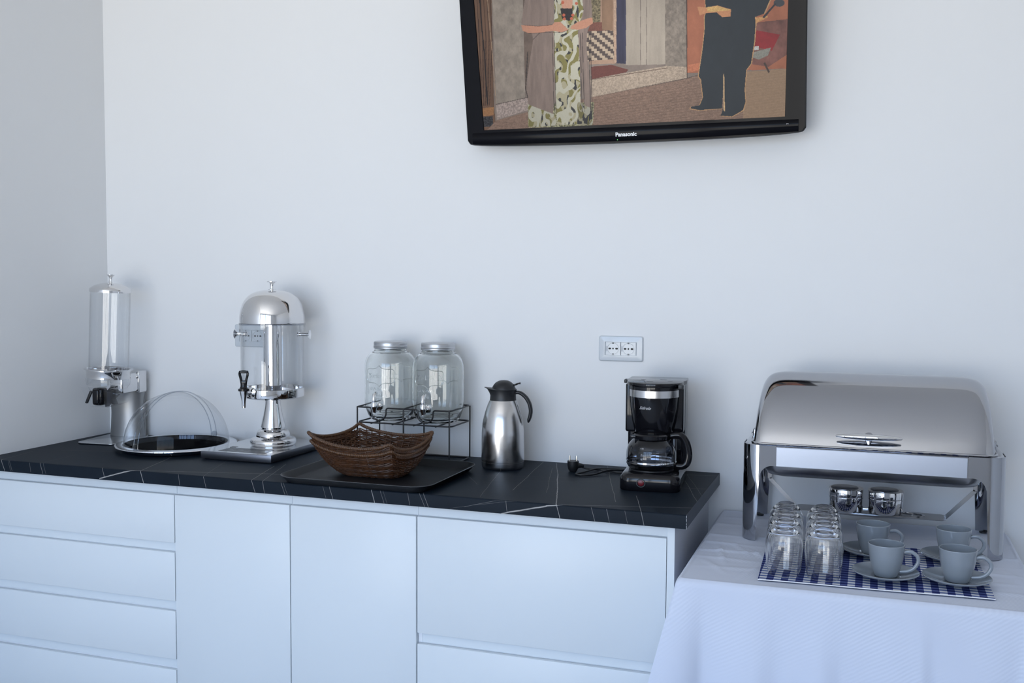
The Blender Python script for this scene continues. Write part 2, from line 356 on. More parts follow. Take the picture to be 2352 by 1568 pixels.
t2 = copy_tree(t); t2.location = (-1.15, 0, 0); t2['label'] = 'narrow white one-door cabinet beside the wide two-drawer cabinet'
for ch in t2.children: ch.scale.x = .401 / .3995
t = thing('drawer_cabinet', 'wide white cabinet with two deep drawers at the open end of the worktop', 'cabinet', (-.749, 0, 0))
w = .698; carcass(t, w); rail(t, .0008, w, .8115, UND - .001)
front(t, 'drawer', gp, w - gp, .4825, .8105); front(t, 'drawer', gp, w - gp, .115, .4516); rail(t, .008, w - gp, .453, .484)
G().box(-.0, .012, FY - .001, FY + .004, .453, .484).obj('channel_end', carc, t, smooth=False)
t = thing('end_panel', 'white side panel closing the open end of the cabinets, next to the table', 'panel', (-.0495, 0, 0))
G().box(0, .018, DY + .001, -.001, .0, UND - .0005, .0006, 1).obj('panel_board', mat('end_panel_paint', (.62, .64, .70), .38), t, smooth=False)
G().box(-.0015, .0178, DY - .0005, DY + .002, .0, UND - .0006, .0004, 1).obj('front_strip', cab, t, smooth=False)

# ---------------------------------------------------------------- television
a_t = .17528
t = thing('television', 'black flat television hung high on the white wall, tilted forward, showing two people', 'television', (-.2777, -.07, 1.8937)); t.rotation_euler = (a_t, 0, -.0061)
# local: x width, z up the screen, y depth (front = -y)
TW, TTH = .5155, .615
poly = [(-TW + .006, .0015), (-TW, .010), (-TW, TTH - .012), (-TW + .012, TTH), (TW - .012, TTH), (TW, TTH - .012), (TW, .010), (TW - .006, .0015)]
bot = [(.5095 * cos(PI * k / 24) * 1., -.0165 * sin(PI * k / 24) ** .8 + .0015) for k in range(1, 24)]
poly = poly[:0] + [(-TW + .006, .0015)] + [(-p[0], p[1]) for p in bot][0:0] + [p for p in reversed(bot)] + [(TW - .006, .0015), (TW, .010), (TW, TTH - .012), (TW - .012, TTH), (-TW + .012, TTH), (-TW, TTH - .012), (-TW, .010)]
# bezel = ring between outer outline and screen opening, bevelled
SX, SZ0, SZ1 = .4755, .0425, .576
b = bmesh.new()
outer = [b.verts.new((p[0], -.020, p[1])) for p in poly]; outf = [b.verts.new((p[0] * .994, -.028, p[1] + (.003 if p[1] < .3 else -.003))) for p in poly]; outb = [b.verts.new((p[0] * .985, .03, p[1] * .97 + .012)) for p in poly]
def radial(p):
    cx, cz = 0, .3; dx, dz = p[0] - cx, p[1] - cz; k = 1 / max(abs(dx) / SX, (dz / (SZ1 - .3) if dz > 0 else -dz / (.3 - SZ0)), 1e-6); return (cx + dx * k, cz + dz * k)
N = len(poly)
inn = [b.verts.new((radial(p)[0], -.0275, radial(p)[1])) for p in poly]; inb = [b.verts.new((radial(p)[0] * .997, -.0225, radial(p)[1])) for p in poly]
for i in range(N):
    j = (i + 1) % N
    for A, B in ((outb, outer), (outer, outf), (outf, inn), (inn, inb)): b.faces.new((A[i], A[j], B[j], B[i]))
b.faces.new(outb)
bmesh.ops.recalc_face_normals(b, faces=b.faces)
G().bm(b).obj('housing', tvb, t, ang=25)
# curved lower trim: glossy swell and the split line
g = G(); rows = []
for zz, yy in ((.034, -.0285), (.030, -.0315), (.018, -.0335), (.004, -.0325), (-.004, -.029)):
    rows.append([(xx, yy, (zz if zz > .01 else zz * 1 - .0075 * cos(xx / .5 * PI / 2) + .004)) for xx in np.linspace(-.495, .495, 40)])
g.grid(rows); tag(g.obj('lower_trim', tvb, t, ang=60, fix=True), 'glossy black lower edge of the television frame')
v, f = text_mesh('Panasonic', .0205, .0004, offset=.0006)
ka = .064 / (max(p.x for p in v) - min(p.x for p in v))
G().add([(p.x * ka, p.y * ka, p.z) for p in v], f, T(-.002, -.0345, .0118) @ RX).obj('maker_name', white_t, t, smooth=False)
G().lathe([(0, 0), (.0012, 0), (.0012, .0006), (0, .0006)], 12, T(-.0285, -.0335, -.003) @ RX).obj('power_light', green_t, t)
g = G()
for q in range(3): g.box(.462 + q * .0022, .4632 + q * .0022, -.0336, -.0332, .021 + (q % 2) * .001, .0235)
g.obj('sensor_mark', silver_t, t)

# picture on the screen (flat print; drawn with numpy into the vertex colours of a fine grid)
NXP, NYP = 820, 450
src = np.array([(178, 818), (2130, 728), (132, 0), (2125, 0)], float); dst = np.array([(-.4766, .042), (.4742, .0428), (-.4757, .4348), (.4697, .359)], float)
A = []; bb = []
for (X, Y), (u, v_) in zip(dst, src): A += [[X, Y, 1, 0, 0, 0, -u * X, -u * Y], [0, 0, 0, X, Y, 1, -v_ * X, -v_ * Y]]; bb += [u, v_]
Hm = np.append(np.linalg.solve(np.array(A), np.array(bb)), 1).reshape(3, 3)
gx, gz = np.meshgrid(np.linspace(-SX, SX, NXP), np.linspace(SZ0, SZ1, NYP))
q = np.stack([gx, gz, np.ones_like(gx)], -1) @ Hm.T; PX = q[..., 0] / q[..., 2]; PY = q[..., 1] / q[..., 2]
rng = np.random.default_rng(3)
def vnoise(sx, sy, seed):
    return vn1(sx, sy, seed) * .5 + vn1(sx * .47, sy * .47, seed + 50) * .3 + vn1(sx * .21, sy * .21, seed + 90) * .2 if sx > 8 else vn1(sx, sy, seed)
def vn1(sx, sy, seed):
    r = np.random.default_rng(seed).random((64, 64)); u = PX / sx + 1000; w = PY / sy + 1000
    iu, iw = np.floor(u).astype(int), np.floor(w).astype(int); fu, fw_ = u - iu, w - iw; fu = fu * fu * (3 - 2 * fu); fw_ = fw_ * fw_ * (3 - 2 * fw_)
    g_ = lambda a, b_: r[a % 64, b_ % 64]
    return (g_(iu, iw) * (1 - fu) + g_(iu + 1, iw) * fu) * (1 - fw_) + (g_(iu, iw + 1) * (1 - fu) + g_(iu + 1, iw + 1) * fu) * fw_
def inpoly(pts):
    m = np.zeros(PX.shape, bool); n = len(pts)
    for i in range(n):
        (x1, y1), (x2, y2) = pts[i], pts[(i + 1) % n]
        if y1 == y2: continue
        c = ((y1 > PY) != (y2 > PY)) & (PX < (x2 - x1) * (PY - y1) / (y2 - y1) + x1); m ^= c
    return m
def hexc(r, g_, b_): return np.array([((c / 255 + .055) / 1.055) ** 2.4 if c > 10 else c / 255 / 12.92 for c in (r, g_, b_)])
img = np.zeros(PX.shape + (3,)); fine = vnoise(9, 9, 1) * .5 + vnoise(4, 4, 2) * .5; med = vnoise(45, 60, 3); grit = vnoise(6, 6, 4)
def fill(pts, col, tex=None, amt=.3):
    m = inpoly(pts); c = hexc(*col); t_ = 1 + amt * ((tex if tex is not None else fine) - .5) * 2; img[m] = c * t_[m][:, None]; return m
def stroke(pts, wd, col, a=1.):
    for (x1, y1), (x2, y2) in zip(pts[:-1], pts[1:]):
        L = math.hypot(x2 - x1, y2 - y1); tx, ty = (x2 - x1) / L, (y2 - y1) / L
        al = (PX - x1) * tx + (PY - y1) * ty; ac = np.abs(-(PX - x1) * ty + (PY - y1) * tx); m = (al > -wd / 2) & (al < L + wd / 2) & (ac < wd / 2)
        img[m] = img[m] * (1 - a) + hexc(*col) * a
fill([(-400, -900), (2700, -900), (2700, 1200), (-400, 1200)], (142, 130, 122), med, .25)
fill([(-100, -900), (240, -900), (275, 640), (290, 830), (100, 830)], (120, 94, 76), vnoise(14, 160, 7), .35)          # brown timber edge
for k in range(5): stroke([(150 + k * 22, -300), (185 + k * 20, 250), (200 + k * 12, 660)], 5, (70, 50, 40), .8)
stroke([(180, -100), (195, 120), (215, 330), (235, 650)], 7, (45, 38, 36)); stroke([(225, -100), (262, 300), (290, 660)], 4, (190, 165, 140), .7)
fill([(178, 680), (275, 672), (272, 722), (180, 730)], (168, 126, 88)); fill([(182, 735), (268, 728), (272, 790), (182, 798)], (62, 62, 66), grit, .8)
fill([(232, -900), (435, -900), (470, 620), (290, 650)], (160, 150, 140), vnoise(30, 45, 9), .3)                           # stone pilaster
fill([(290, 655), (490, 612), (490, 690), (295, 750)], (172, 158, 152), grit, .35); stroke([(288, 655), (490, 610)], 4, (80, 70, 66), .8)
fill([(435, -900), (520, -900), (520, 560), (470, 560)], (120, 105, 96), med, .3)
fill([(860, -900), (1035, -900), (1035, 400), (870, 405)], (176, 148, 128), med, .2)                                       # doorway
m = fill([(850, 195), (1022, 190), (1025, 372), (860, 385)], (190, 172, 152), fine, .15)
chk = ((np.floor(PX / 34 + np.floor(PY / 14) * .5) + np.floor(PY / 14)) % 2 == 0) & m; img[chk] = hexc(96, 84, 80)
fill([(878, -900), (945, -900), (940, 140), (880, 150)], (126, 116, 92), grit, .7); fill([(860, 145), (1000, 140), (1020, 190), (860, 200)], (126, 84, 72))
fill([(945, -900), (1020, -900), (1018, 195), (950, 190)], (150, 122, 100), med, .2)
fill([(1018, -900), (1040, -900), (1042, 395), (1026, 395)], (186, 160, 140)); fill([(1040, -900), (1098, -900), (1100, 402), (1040, 398)], (62, 62, 84), vnoise(20, 200, 5), .3)
fill([(1098, -900), (1345, -900), (1345, 405), (1100, 410)], (176, 166, 154), vnoise(45, 300, 11), .18)
for xx in (1190, 1228): stroke([(xx, -400), (xx, 410)], 4, (120, 110, 104), .8)
fill([(1340, -900), (1478, -900), (1478, 420), (1345, 425)], (146, 136, 126), vnoise(16, 20, 13), .45)
fill([(1478, -900), (2125, -900), (2125, 430), (1478, 460)], (176, 116, 90), med, .15)                                     # orange wall
fill([(1480, 410), (1560, 395), (1562, 440), (1482, 458)], (196, 128, 98)); stroke([(1478, -300), (1480, 490)], 6, (60, 50, 48), .8)
fill([(860, 500), (1350, 415), (1478, 420), (1478, 492), (885, 612)], (182, 166, 150), grit, .25)                          # step
fill([(880, 420), (1010, 408), (1115, 438), (1100, 455), (885, 498)], (118, 72, 64), fine, .2); stroke([(880, 500), (1355, 428)], 5, (104, 84, 72), .8); stroke([(885, 612), (1478, 492), (1560, 470)], 5, (84, 70, 64), .8)
fl = fill([(860, 615), (1478, 495), (1560, 470), (2140, 430), (2180, 900), (150, 900), (290, 755), (490, 700)], (146, 122, 108), vnoise(16, 5, 15) * .6 + vnoise(5, 4, 16) * .4, .5)  # brick paving
for k in range(26):
    y0 = 520 + k * 17; stroke([(860, y0 + 115), (2160, y0 - 70)], 2.6, (108, 80, 64), .45)
img[fl & (PX > 1830)] = img[fl & (PX > 1830)] * .45 + hexc(176, 150, 120) * .55
# red scooter behind the man
fill([(1870, 150), (2125, 120), (2125, 330), (1990, 420), (1850, 400)], (132, 92, 84), med, .5); fill([(1900, 190), (2060, 220), (2010, 320), (1880, 290)], (150, 44, 50), med, .3)
fill([(1878, 298), (1928, 290), (1928, 314), (1878, 320)], (200, 198, 196)); fill([(1890, 330), (2005, 300), (1985, 350), (1930, 375), (1880, 360)], (150, 150, 142), fine, .3); stroke([(1965, 400), (1990, 450)], 12, (80, 66, 60))
# woman: grey cardigan over a patterned dress
fill([(486, 655), (900, 640), (893, 780), (870, 792), (490, 800)], (150, 148, 120), grit, .9)
card = (146, 130, 122)
fill([(470, -10), (500, -75), (560, -105), (640, -120), (650, 200), (655, 480), (645, 730), (560, 690), (492, 655), (472, 560), (520, 250), (510, 200), (446, 150)], card, vnoise(16, 110, 21), .2)
fill([(800, -115), (850, -100), (880, -60), (890, 120), (860, 200), (850, 300), (884, 560), (880, 690), (845, 680), (810, 420), (800, 200)], card, vnoise(12, 100, 22), .25)
dr = inpoly([(640, -112), (815, -112), (835, 70), (800, 200), (812, 420), (815, 640), (800, 778), (670, 782), (655, 500), (648, 200), (655, 60)])
n1 = vnoise(24, 40, 31) * .6 + vnoise(9, 16, 35) * .4; n2 = vnoise(16, 34, 32) * .6 + vnoise(7, 12, 36) * .4; n3 = vnoise(9, 14, 33)
n1 = vn1(40, 60, 31); n2 = vn1(34, 52, 32); n3 = vn1(16, 24, 33); sw = np.sin((PX + 120 * n1) / 13. + (PY + 160 * n2) / 34.) * .5 + .5; n1 = n1 * .4 + sw * .6; n2 = n2 * .6 + np.sin((PX - PY * .6 + 130 * n2) / 17.) * .2 + .2
dc = np.where((n1 > .53)[..., None], hexc(198, 196, 180), np.where((n2 > .53)[..., None], hexc(140, 134, 84), np.where((n3 > .62)[..., None], hexc(62, 64, 66), hexc(182, 176, 150)))); img[dr] = dc[dr]
hem = inpoly([(490, 655), (660, 720), (665, 785), (492, 798)]); img[hem] = dc[hem] * .9; hem = inpoly([(800, 640), (885, 680), (893, 782), (800, 784)]); img[hem] = dc[hem] * .75
fill([(690, 55), (765, 55), (768, 112), (745, 135), (700, 120)], (48, 44, 46)); fill([(690, -112), (775, -112), (766, 30), (762, 56), (702, 56), (696, 30)], (206, 160, 138), fine, .06)
for q_ in ((712, 98), (768, 98), (705, 20), (790, 25), (715, 122), (760, 120)): m = (PX - q_[0]) ** 2 + (PY - q_[1]) ** 2 < 90; img[m] = hexc(196, 110, 84)
fill([(446, 160), (540, 168), (640, 158), (655, 142), (690, 140), (742, 190), (700, 205), (640, 196), (560, 208), (490, 210), (455, 195)], (200, 150, 126), fine, .08)
fill([(890, 112), (892, 150), (850, 178), (800, 190), (752, 182), (760, 165), (800, 140), (850, 122)], (198, 148, 124), fine, .08)
stroke([(640, 158), (560, 168), (470, 160)], 3, (80, 58, 52), .7); stroke([(742, 190), (700, 206), (600, 204), (490, 214)], 3, (70, 50, 46), .8)
for xx in (640, 652, 815, 828, 868, 878): stroke([(xx, 210), (xx + 6, 520), (xx + 12, 700)], 4, (52, 46, 46), .75)
stroke([(486, 330), (474, 560), (486, 610)], 6, (50, 44, 42), .8); stroke([(520, 250), (560, 210)], 4, (70, 60, 58), .7)
hd = lambda cx, cy, rx, ry: ((PX - cx) / rx) ** 2 + ((PY - cy) / ry) ** 2 < 1
fill([(705, -170), (765, -170), (775, -105), (695, -105)], (188, 142, 120)); img[hd(735, -212, 72, 88)] = hexc(74, 52, 42); img[hd(735, -196, 54, 66)] = hexc(200, 154, 132)
for ex in (715, 755): img[hd(ex, -205, 8, 4)] = hexc(50, 36, 32)
img[hd(735, -166, 15, 4)] = hexc(150, 84, 76); img[hd(735, -186, 5, 9)] = hexc(184, 138, 116)
# man in a dark suit
suit = (46, 56, 64)
man = [(1592, -20), (1604, -120), (1650, -165), (1740, -190), (1830, -190), (1930, -165), (1990, -110), (2010, -20), (1990, 20), (1960, 90), (1905, 110), (1908, 150), (1900, 260), (1880, 400), (1850, 440), (1840, 560), (1845, 640), (1830, 690), (1760, 730), (1690, 725), (1700, 700), (1712, 640), (1710, 470), (1702, 640), (1698, 680), (1560, 690), (1500, 680), (1510, 668), (1560, 660), (1580, 610), (1568, 500), (1553, 480), (1575, 330), (1590, 200), (1590, 110), (1600, 80)]
cen = [(sum(p[0] for p in man) / len(man)), 350]
fill([((p[0] - 1705) * 1.035 + 1705, (p[1] - 350) * 1.01 + 350) for p in man], (196, 158, 118)); fill(man, suit, vnoise(60, 90, 41), .12)
fill([(1706, 470), (1712, 462), (1716, 640), (1718, 700), (1708, 690)], (210, 180, 140))
fill([(1545, 45), (1600, 50), (1668, 38), (1755, 62), (1752, 108), (1700, 112), (1668, 82), (1600, 85), (1560, 100)], (204, 150, 112), fine, .1); fill([(1600, 50), (1670, 40), (1756, 66), (1700, 74), (1610, 78)], (214, 178, 120))
fill([(1905, 115), (1985, 102), (1985, 112), (1910, 150)], (206, 160, 110)); m = ((PX - 2055) / 34) ** 2 + ((PY - 22) / 24) ** 2 < 1; img[m] = hexc(74, 78, 84)
stroke([(1960, 110), (2030, 30)], 12, (60, 60, 66)); fill([(1755, -250), (1815, -250), (1825, -185), (1745, -185)], (182, 134, 108)); img[hd(1785, -290, 58, 72)] = hexc(56, 46, 42); img[hd(1785, -274, 50, 62)] = hexc(192, 142, 114)
for ex in (1766, 1804): img[hd(ex, -282, 7, 4)] = hexc(46, 34, 30)
img[hd(1785, -246, 14, 4)] = hexc(140, 84, 74); img[hd(1785, -264, 5, 9)] = hexc(172, 124, 100)
edge = np.clip((fine - .5) * .12 + 1, .8, 1.2); img *= (edge * (.80 + .42 * np.exp(-((PX - 1080) / 560.) ** 2 - ((PY - 250) / 420.) ** 2)))[..., None]; img = np.clip(img, 0, 1) ** 1.12
g = G(); me = bpy.data.meshes.new('screen')
vv = np.stack([gx, np.full_like(gx, -.0240), gz], -1).reshape(-1, 3); ii = np.arange(NXP * NYP).reshape(NYP, NXP)
fq = np.stack([ii[:-1, :-1], ii[:-1, 1:], ii[1:, 1:], ii[1:, :-1]], -1).reshape(-1, 4)
me.from_pydata(vv.tolist(), [], fq.tolist()); me.update()
ca = me.color_attributes.new('picture', 'FLOAT_COLOR', 'POINT'); ca.data.foreach_set('color', np.concatenate([img.reshape(-1, 3), np.ones((NXP * NYP, 1))], 1).ravel())
scr = mat('screen_picture', (.006, .006, .008), .28, spec=.12); x = NX(scr); at = x.n.new('ShaderNodeVertexColor'); at.layer_name = 'picture'
x.l.new(at.outputs[0], x.b.inputs['Emission Color']); x.b.inputs['Emission Strength'].default_value = .86
me.materials.append(scr); so = bpy.data.objects.new('screen', me); C.objects.link(so); so.parent = t
tag(so, 'lit picture of a woman in a grey cardigan and a man in a dark suit on a street')
G().box(-.16, .16, .03, .055, .20, .42, .004).obj('wall_bracket', blkm, t)

# ---------------------------------------------------------------- wall sockets
def outlet(loc, label):
    t = thing('wall_outlet', label, 'outlet', loc, group='double wall outlets')
    g = G(); rows = []
    for off, y in ((0, 0.), (0, -.0035), (.0028, -.0065), (.0175, -.0085), (.0195, -.0085), (.0205, -.0065)):
        rr = rrect(-.0705 + off, .0705 - off, -.0395 + off * .95, .0395 - off * .95, max(.006 - off * .25, .001), 5); rows.append([(p[0], y, p[1]) for p in rr])
    rows.append([(p[0] * .97, -.0045, p[1] * .95) for p in rrect(-.050, .050, -.0195, .0195, .001, 5)])
    g.grid(rows, closed_u=True); g.obj('plate', ivory, t, ang=28)
    for sxx in (-.0245, .0245):
        g = G(); g.box(sxx - .0238, sxx + .0238, -.0064, -.003, -.0222, .0222, .0006, 1)
        s_ = g.obj('socket_insert', ivory, t)
        rr = .0192; g = G(); g.ring([(rr, -.0001), (rr, -.0012), (rr - .0012, -.0012), (rr - .0030, .0006)], 40, T(sxx, -.0062, 0) @ RX @ Matrix.Scale(-1, 4, (0, 0, 1))); g.obj('socket_rim', ivory, s_)
        g = G(); g.box(sxx - .0225, sxx - .0175, -.0067, -.0063, -.008, .008); g.obj('key_slot', mat('slot_grey', (.42, .44, .48), .5), s_, smooth=False)
        for hx, hw_ in ((-.0105, .0042), (0, .0025), (.0115, .0042)):
            g = G(); pts = rrect(sxx + hx - hw_, sxx + hx + hw_, -.0026, .0026, .0024, 4); g.add([(p[0], -.00665, p[1]) for p in pts] + [(p[0], -.0063, p[1]) for p in pts], [tuple(range(len(pts))), ] + [(i, (i + 1) % len(pts), len(pts) + (i + 1) % len(pts), len(pts) + i) for i in range(len(pts))]); g.obj('pin_hole', dark, s_, smooth=False)
        for sz in (-1, 1): G().box(sxx - .003, sxx + .0032, -.0072, -.0063, sz * .0178 - .0022, sz * .0178 + .0022, .0006, 1).obj('earth_clip', dark, s_)
    return t
outlet((-.3115, 0, 1.2515), 'white double wall socket above the plug and the coffee maker')
outlet((-1.6475, 0, 1.2600), 'white double wall socket half hidden behind the clear juice dispenser')

# ---------------------------------------------------------------- cereal dispenser
t = thing('cereal_dispenser', 'tall clear cylinder cereal dispenser with steel lid on a steel stand, in the corner', 'dispenser', (-2.137, -.145, ZC), math.radians(6))
g = G(); g.prism(rrect(-.080, .078, -.108, .118, .028), .002, .006, .0012); g.obj('base_plate', plate, t)
G().prism(rrect(-.066, .064, -.092, .108, .022), .0, .0022).obj('rubber_feet', blkm, t)
g = G(); rows = []
for z, w_, d_ in ((.006, .070, .052), (.03, .067, .05), (.09, .064, .048), (.14, .066, .05), (.172, .070, .053)):
    rows.append([(-.008 + w_ * cos(a), .108 - d_ * sin(a), z) for a in np.linspace(0, PI, 28)])
g.grid(rows); g.grid([[(-.078, .108, .006), (.062, .108, .006)], [(-.078, .108, .172), (.062, .108, .172)]])
g.obj('column', mat('column_steel', (.36, .365, .37), .42, 1.), t, fix=True)
g = G(); g.box(.010, .064, -.035, .085, .172, .240, .008, 3); g.obj('arm', chrome, t)
G().box(.054, .068, .060, .112, .166, .246, .006, 3).obj('arm_end', chrome, t)
G().lathe([(0, 0), (.006, 0), (.006, .004), (0, .004)], 16, T(.064, .06, .225) @ Matrix.Rotation(PI / 2, 4, 'Y')).obj('screw', chrome2, t)
Mt = T(0, -.022, .232) @ Matrix.Rotation(math.radians(2.6), 4, 'Y')
g = G(); g.ring([(.0765, .022), (.0765, .0245), (.0835, .026), (.0835, .028), (.0745, .029), (.0715, .025), (.0715, -.002), (.0745, -.004), (.0745, .018)], 64, Mt); g.obj('collar', chrome, t)
g = G(); g.ring([(.0745, -.004), (.0755, -.008), (.0735, -.026), (.071, -.030), (.069, -.026), (.070, -.006)], 64, Mt); g.obj('lower_collar', acr, t)
g = G(); g.ring([(.0680, .024), (.0680, .303), (.0658, .303), (.0658, .024)], 72, Mt); g.obj('tube', acr, t)
g = G(); g.lathe([(.0705, .300), (.0710, .308), (.069, .313), (.055, .323), (.036, .330), (.016, .3335), (0, .334)], 64, Mt); ld = g.obj('lid', chrome, t, ang=50)
g = G(); g.lathe([(.0075, .333), (.0055, .340), (.0052, .349), (.0085, .356), (.0135, .3605), (.0138, .3625), (.0, .3625)], 32, Mt); g.obj('knob', chrome2, ld)
# hopper, chute, wheel
g = G(); rows = []
for z, w_ in ((.200, .069), (.190, .066), (.180, .058)): rows.append([(w_ * cos(a), -.022 + w_ * sin(a), z) for a in np.linspace(0, 2 * PI, 41)[:-1]])
g.grid(rows, closed_u=True); hop = g.obj('hopper', acr, t)
hx = [(-.082, .196), (-.064, .160), (-.044, .128), (.026, .128), (.055, .140), (.060, .170), (.060, .192), (.0, .200)]
g = G(); g.add([(a, -.068, b_) for a, b_ in hx] + [(a, .012, b_) for a, b_ in hx], [tuple(range(8)), tuple(range(15, 7, -1))] + [(i, (i + 1) % 8, 8 + (i + 1) % 8, 8 + i) for i in range(1, 7)]); g.obj('chute', acr, hop, smooth=False)
g = G(); pts = []
for k in range(12): a = 2 * PI * k / 12 + .26; rr = .036 if k % 2 == 0 else .019; pts.append((rr * cos(a), rr * sin(a)))
g.prism(pts, -.012, .012, M=T(.022, -.050, .163) @ RX); g.obj('paddle_wheel', tint_p, t, smooth=False)
g = G(); g.box(-.030, .010, -.080, -.04, .134, .196, .009, 3); g.box(-.022, .004, -.089, -.076, .138, .192, .006, 3); kb = g.obj('turning_knob', blk, t)
g = G(); g.prism([(-.058, .142), (-.050, .140), (-.030, .182), (-.038, .186)], -.004, .004, .001, M=T(0, -.074, 0) @ RX); g.obj('lever', blkm, kb)

# ---------------------------------------------------------------- cake dome
t = thing('cake_dome', 'round mirror-polished serving tray under a clear roll-top dome, beside the cereal dispenser', 'cake stand', (-1.8155, -.212, ZC)); t.scale = (.985, .985, .985)
g = G(); g.lathe([(0, .0), (.165, .0), (.168, .003), (0, .003)], 72); g.obj('foot_ring', blkm, t)
g = G(); g.ring([(.1650, .003), (.176, .003), (.182, .008), (.188, .015), (.2005, .0165), (.2040, .0180), (.2035, .0200), (.2005, .0207), (.1800, .0222), (.1770, .0215), (.1765, .0200), (.1740, .0050), (.1650, .0040)], 120); g.obj('tray', chrome2, t, ang=30)
mir = mat('well_dark_reflection', (.035, .037, .042), .04, 1.); G().lathe([(0, .0043), (.1700, .0043), (.1700, .0048), (0, .0048)], 96).obj('tray_floor', mat('tray_floor_dark_reflection', (.004, .004, .005), .5, spec=.0), t); G().ring([(.1764, .0212), (.1732, .0062), (.168, .0046), (.168, .0042), (.1736, .0055)], 120).obj('tray_well', mir, t, ang=30)  # polished steel coloured near black: the dark room's reflection is painted in
RD = .1775
def shell(R_, a0, a1):
    g = G(); rows = []
    for i in range(25):
        el = PI / 2 * i / 24
        rows.append([(R_ * cos(el) * cos(a), R_ * cos(el) * sin(a), .019 + R_ * 1.02 * sin(el)) for a in np.linspace(a0, a1, 41)])
    return g.grid(rows)
AX = math.radians(-100)        # pivot axis direction of the roll top
def half(R_, side):            # quarter-turn half of the dome on one side of the arch through both pivots
    g = G(); rows = []; ax = Vector((cos(AX), sin(AX), 0)); pe = Vector((-sin(AX), cos(AX), 0)) * side
    for i in range(33):
        th = PI * i / 32; row = []
        for j in range(25):
            ph = PI / 2 * j / 24; d = ax * cos(th) + (pe * cos(ph) + Vector((0, 0, 1)) * sin(ph)) * sin(th); row.append((d.x * R_, d.y * R_, .019 + d.z * R_ * 1.02))
        rows.append(row)
    return g.grid(rows)
half(RD, 1).obj('dome_half', acr2, t, fix=True); half(RD - .0035, -1).obj('dome_half', acr2, t, fix=True)
def arch(R_, off, r_):
    ax = Vector((cos(AX), sin(AX), 0)); pe = Vector((-sin(AX), cos(AX), 0)); pts = []
    for i in range(61):
        th = PI * i / 60; c_ = math.sqrt(max(R_ * R_ - off * off, 0)); d = ax * (cos(th) * c_) + pe * off + Vector((0, 0, 1.02)) * (sin(th) * c_); pts.append((d.x, d.y, d.z + .019))
    return G().tube(pts, r_, 8)
rim_m = acrylic('acrylic_edge', (.78, .80, .83), 1.2)
arch(RD + .0008, .011, .0016).obj('arch_rim', rim_m, t); arch(RD - .002, -.011, .0016).obj('arch_rim', rim_m, t)
g = G(); g.ring([(RD + .0008, .018), (RD + .0008, .022), (RD - .004, .022), (RD - .004, .018)], 96); g.obj('dome_base_rim', rim_m, t)
for sgn in (1, -1):
    d = Vector((cos(AX), sin(AX), 0)) * sgn; M_ = T(d.x * (RD - .002), d.y * (RD - .002), .030) @ Matrix.Rotation(AX + (0 if sgn > 0 else PI), 4, 'Z') @ Matrix.Rotation(PI / 2, 4, 'Y')
    G().lathe([(0, 0), (.0095, 0), (.0100, .004), (.008, .010), (.004, .012), (0, .012)], 20, M_).obj('pivot', rim_m, t)

# ---------------------------------------------------------------- juice dispenser
t = thing('juice_dispenser', 'clear juice dispenser with domed polished lid and ice tube on a steel pedestal', 'dispenser', (-1.463, -.165, ZC))
g = G(); g.box(-.150, .112, -.192, .135, .004, .0265, .0012, 2); dt = g.obj('drip_tray', mat('drip_box_dark_reflection', (.20, .21, .24), .30, 1.), t)  # dark base colour stands in for the black worktop mirrored in the steel
G().box(-.142, .104, -.180, .128, .0, .0045).obj('foot_plate', blkm, dt, smooth=False)
tp = mat('drip_tray_top', (.72, .73, .74), .12, 1.)
G().box(-.148, .110, -.190, .133, .0265, .0270).obj('top_sheet', tp, dt, smooth=False)
for k in range(9):
    y = -.170 + k * .0105; hw_ = .088 - .0012 * k; gap = 0 if y < -.10 else .082
    for sgn in (-1, 1):
        if gap == 0 and sgn == 1: G().box(-.088 - .01, hw_ - .012, y, y + .0042, .0270, .0274).obj('drain_slot', slotm, dt, smooth=False)
        elif gap: G().box(*( (-.105, -gap) if sgn < 0 else (gap - .002, .098)), y, y + .0042, .0270, .0274).obj('drain_slot', slotm, dt, smooth=False)
Z0 = .027
g = G(); g.lathe(sprof([(.070, Z0), (.0755, Z0 + .006), (.0765, Z0 + .014), (.073, Z0 + .022), (.062, Z0 + .027), (.0565, Z0 + .030)], 4) + sprof([(.0565, Z0 + .030), (.0560, Z0 + .038), (.052, Z0 + .047), (.045, Z0 + .053), (.041, Z0 + .0545)], 4) + [(.0375, Z0 + .055), (.0375, Z0 + .060), (.0412, Z0 + .061)] + sprof([(.0412, Z0 + .061), (.036, Z0 + .083), (.030, Z0 + .110), (.0255, Z0 + .138), (.0245, Z0 + .160)], 5), 80)
g.obj('pedestal', chrome, t, ang=50)
g = G(); g.lathe([(0, .184), (.070, .184), (.092, .187), (.1035, .192), (.1045, .198), (.1045, .219), (.102, .221), (.1, .2195), (.1, .205), (0, .205)], 96); g.obj('cup_base', chrome, t)
g = G(); g.ring([(.1035, .206), (.1040, .400), (.1080, .412), (.1085, .432), (.1065, .432), (.1055, .414), (.1012, .402), (.1005, .206)], 96); g.obj('tank', acr, t)
g = G(); g.ring([(.1092, .430), (.1092, .436), (.1060, .436), (.1060, .430)], 96); g.obj('tank_rim', rim_m, t)
g = G(); g.lathe([(0, .206), (.0305, .206), (.0305, .438), (0, .438)], 48); g.obj('ice_tube', chrome, t)
g = G(); g.lathe(sprof([(.1065, .434), (.1075, .440), (.1055, .468), (.094, .505), (.072, .530), (.044, .542), (.016, .546)], 6) + [(0, .5465)], 96); ld = g.obj('lid', chrome, t, ang=60)
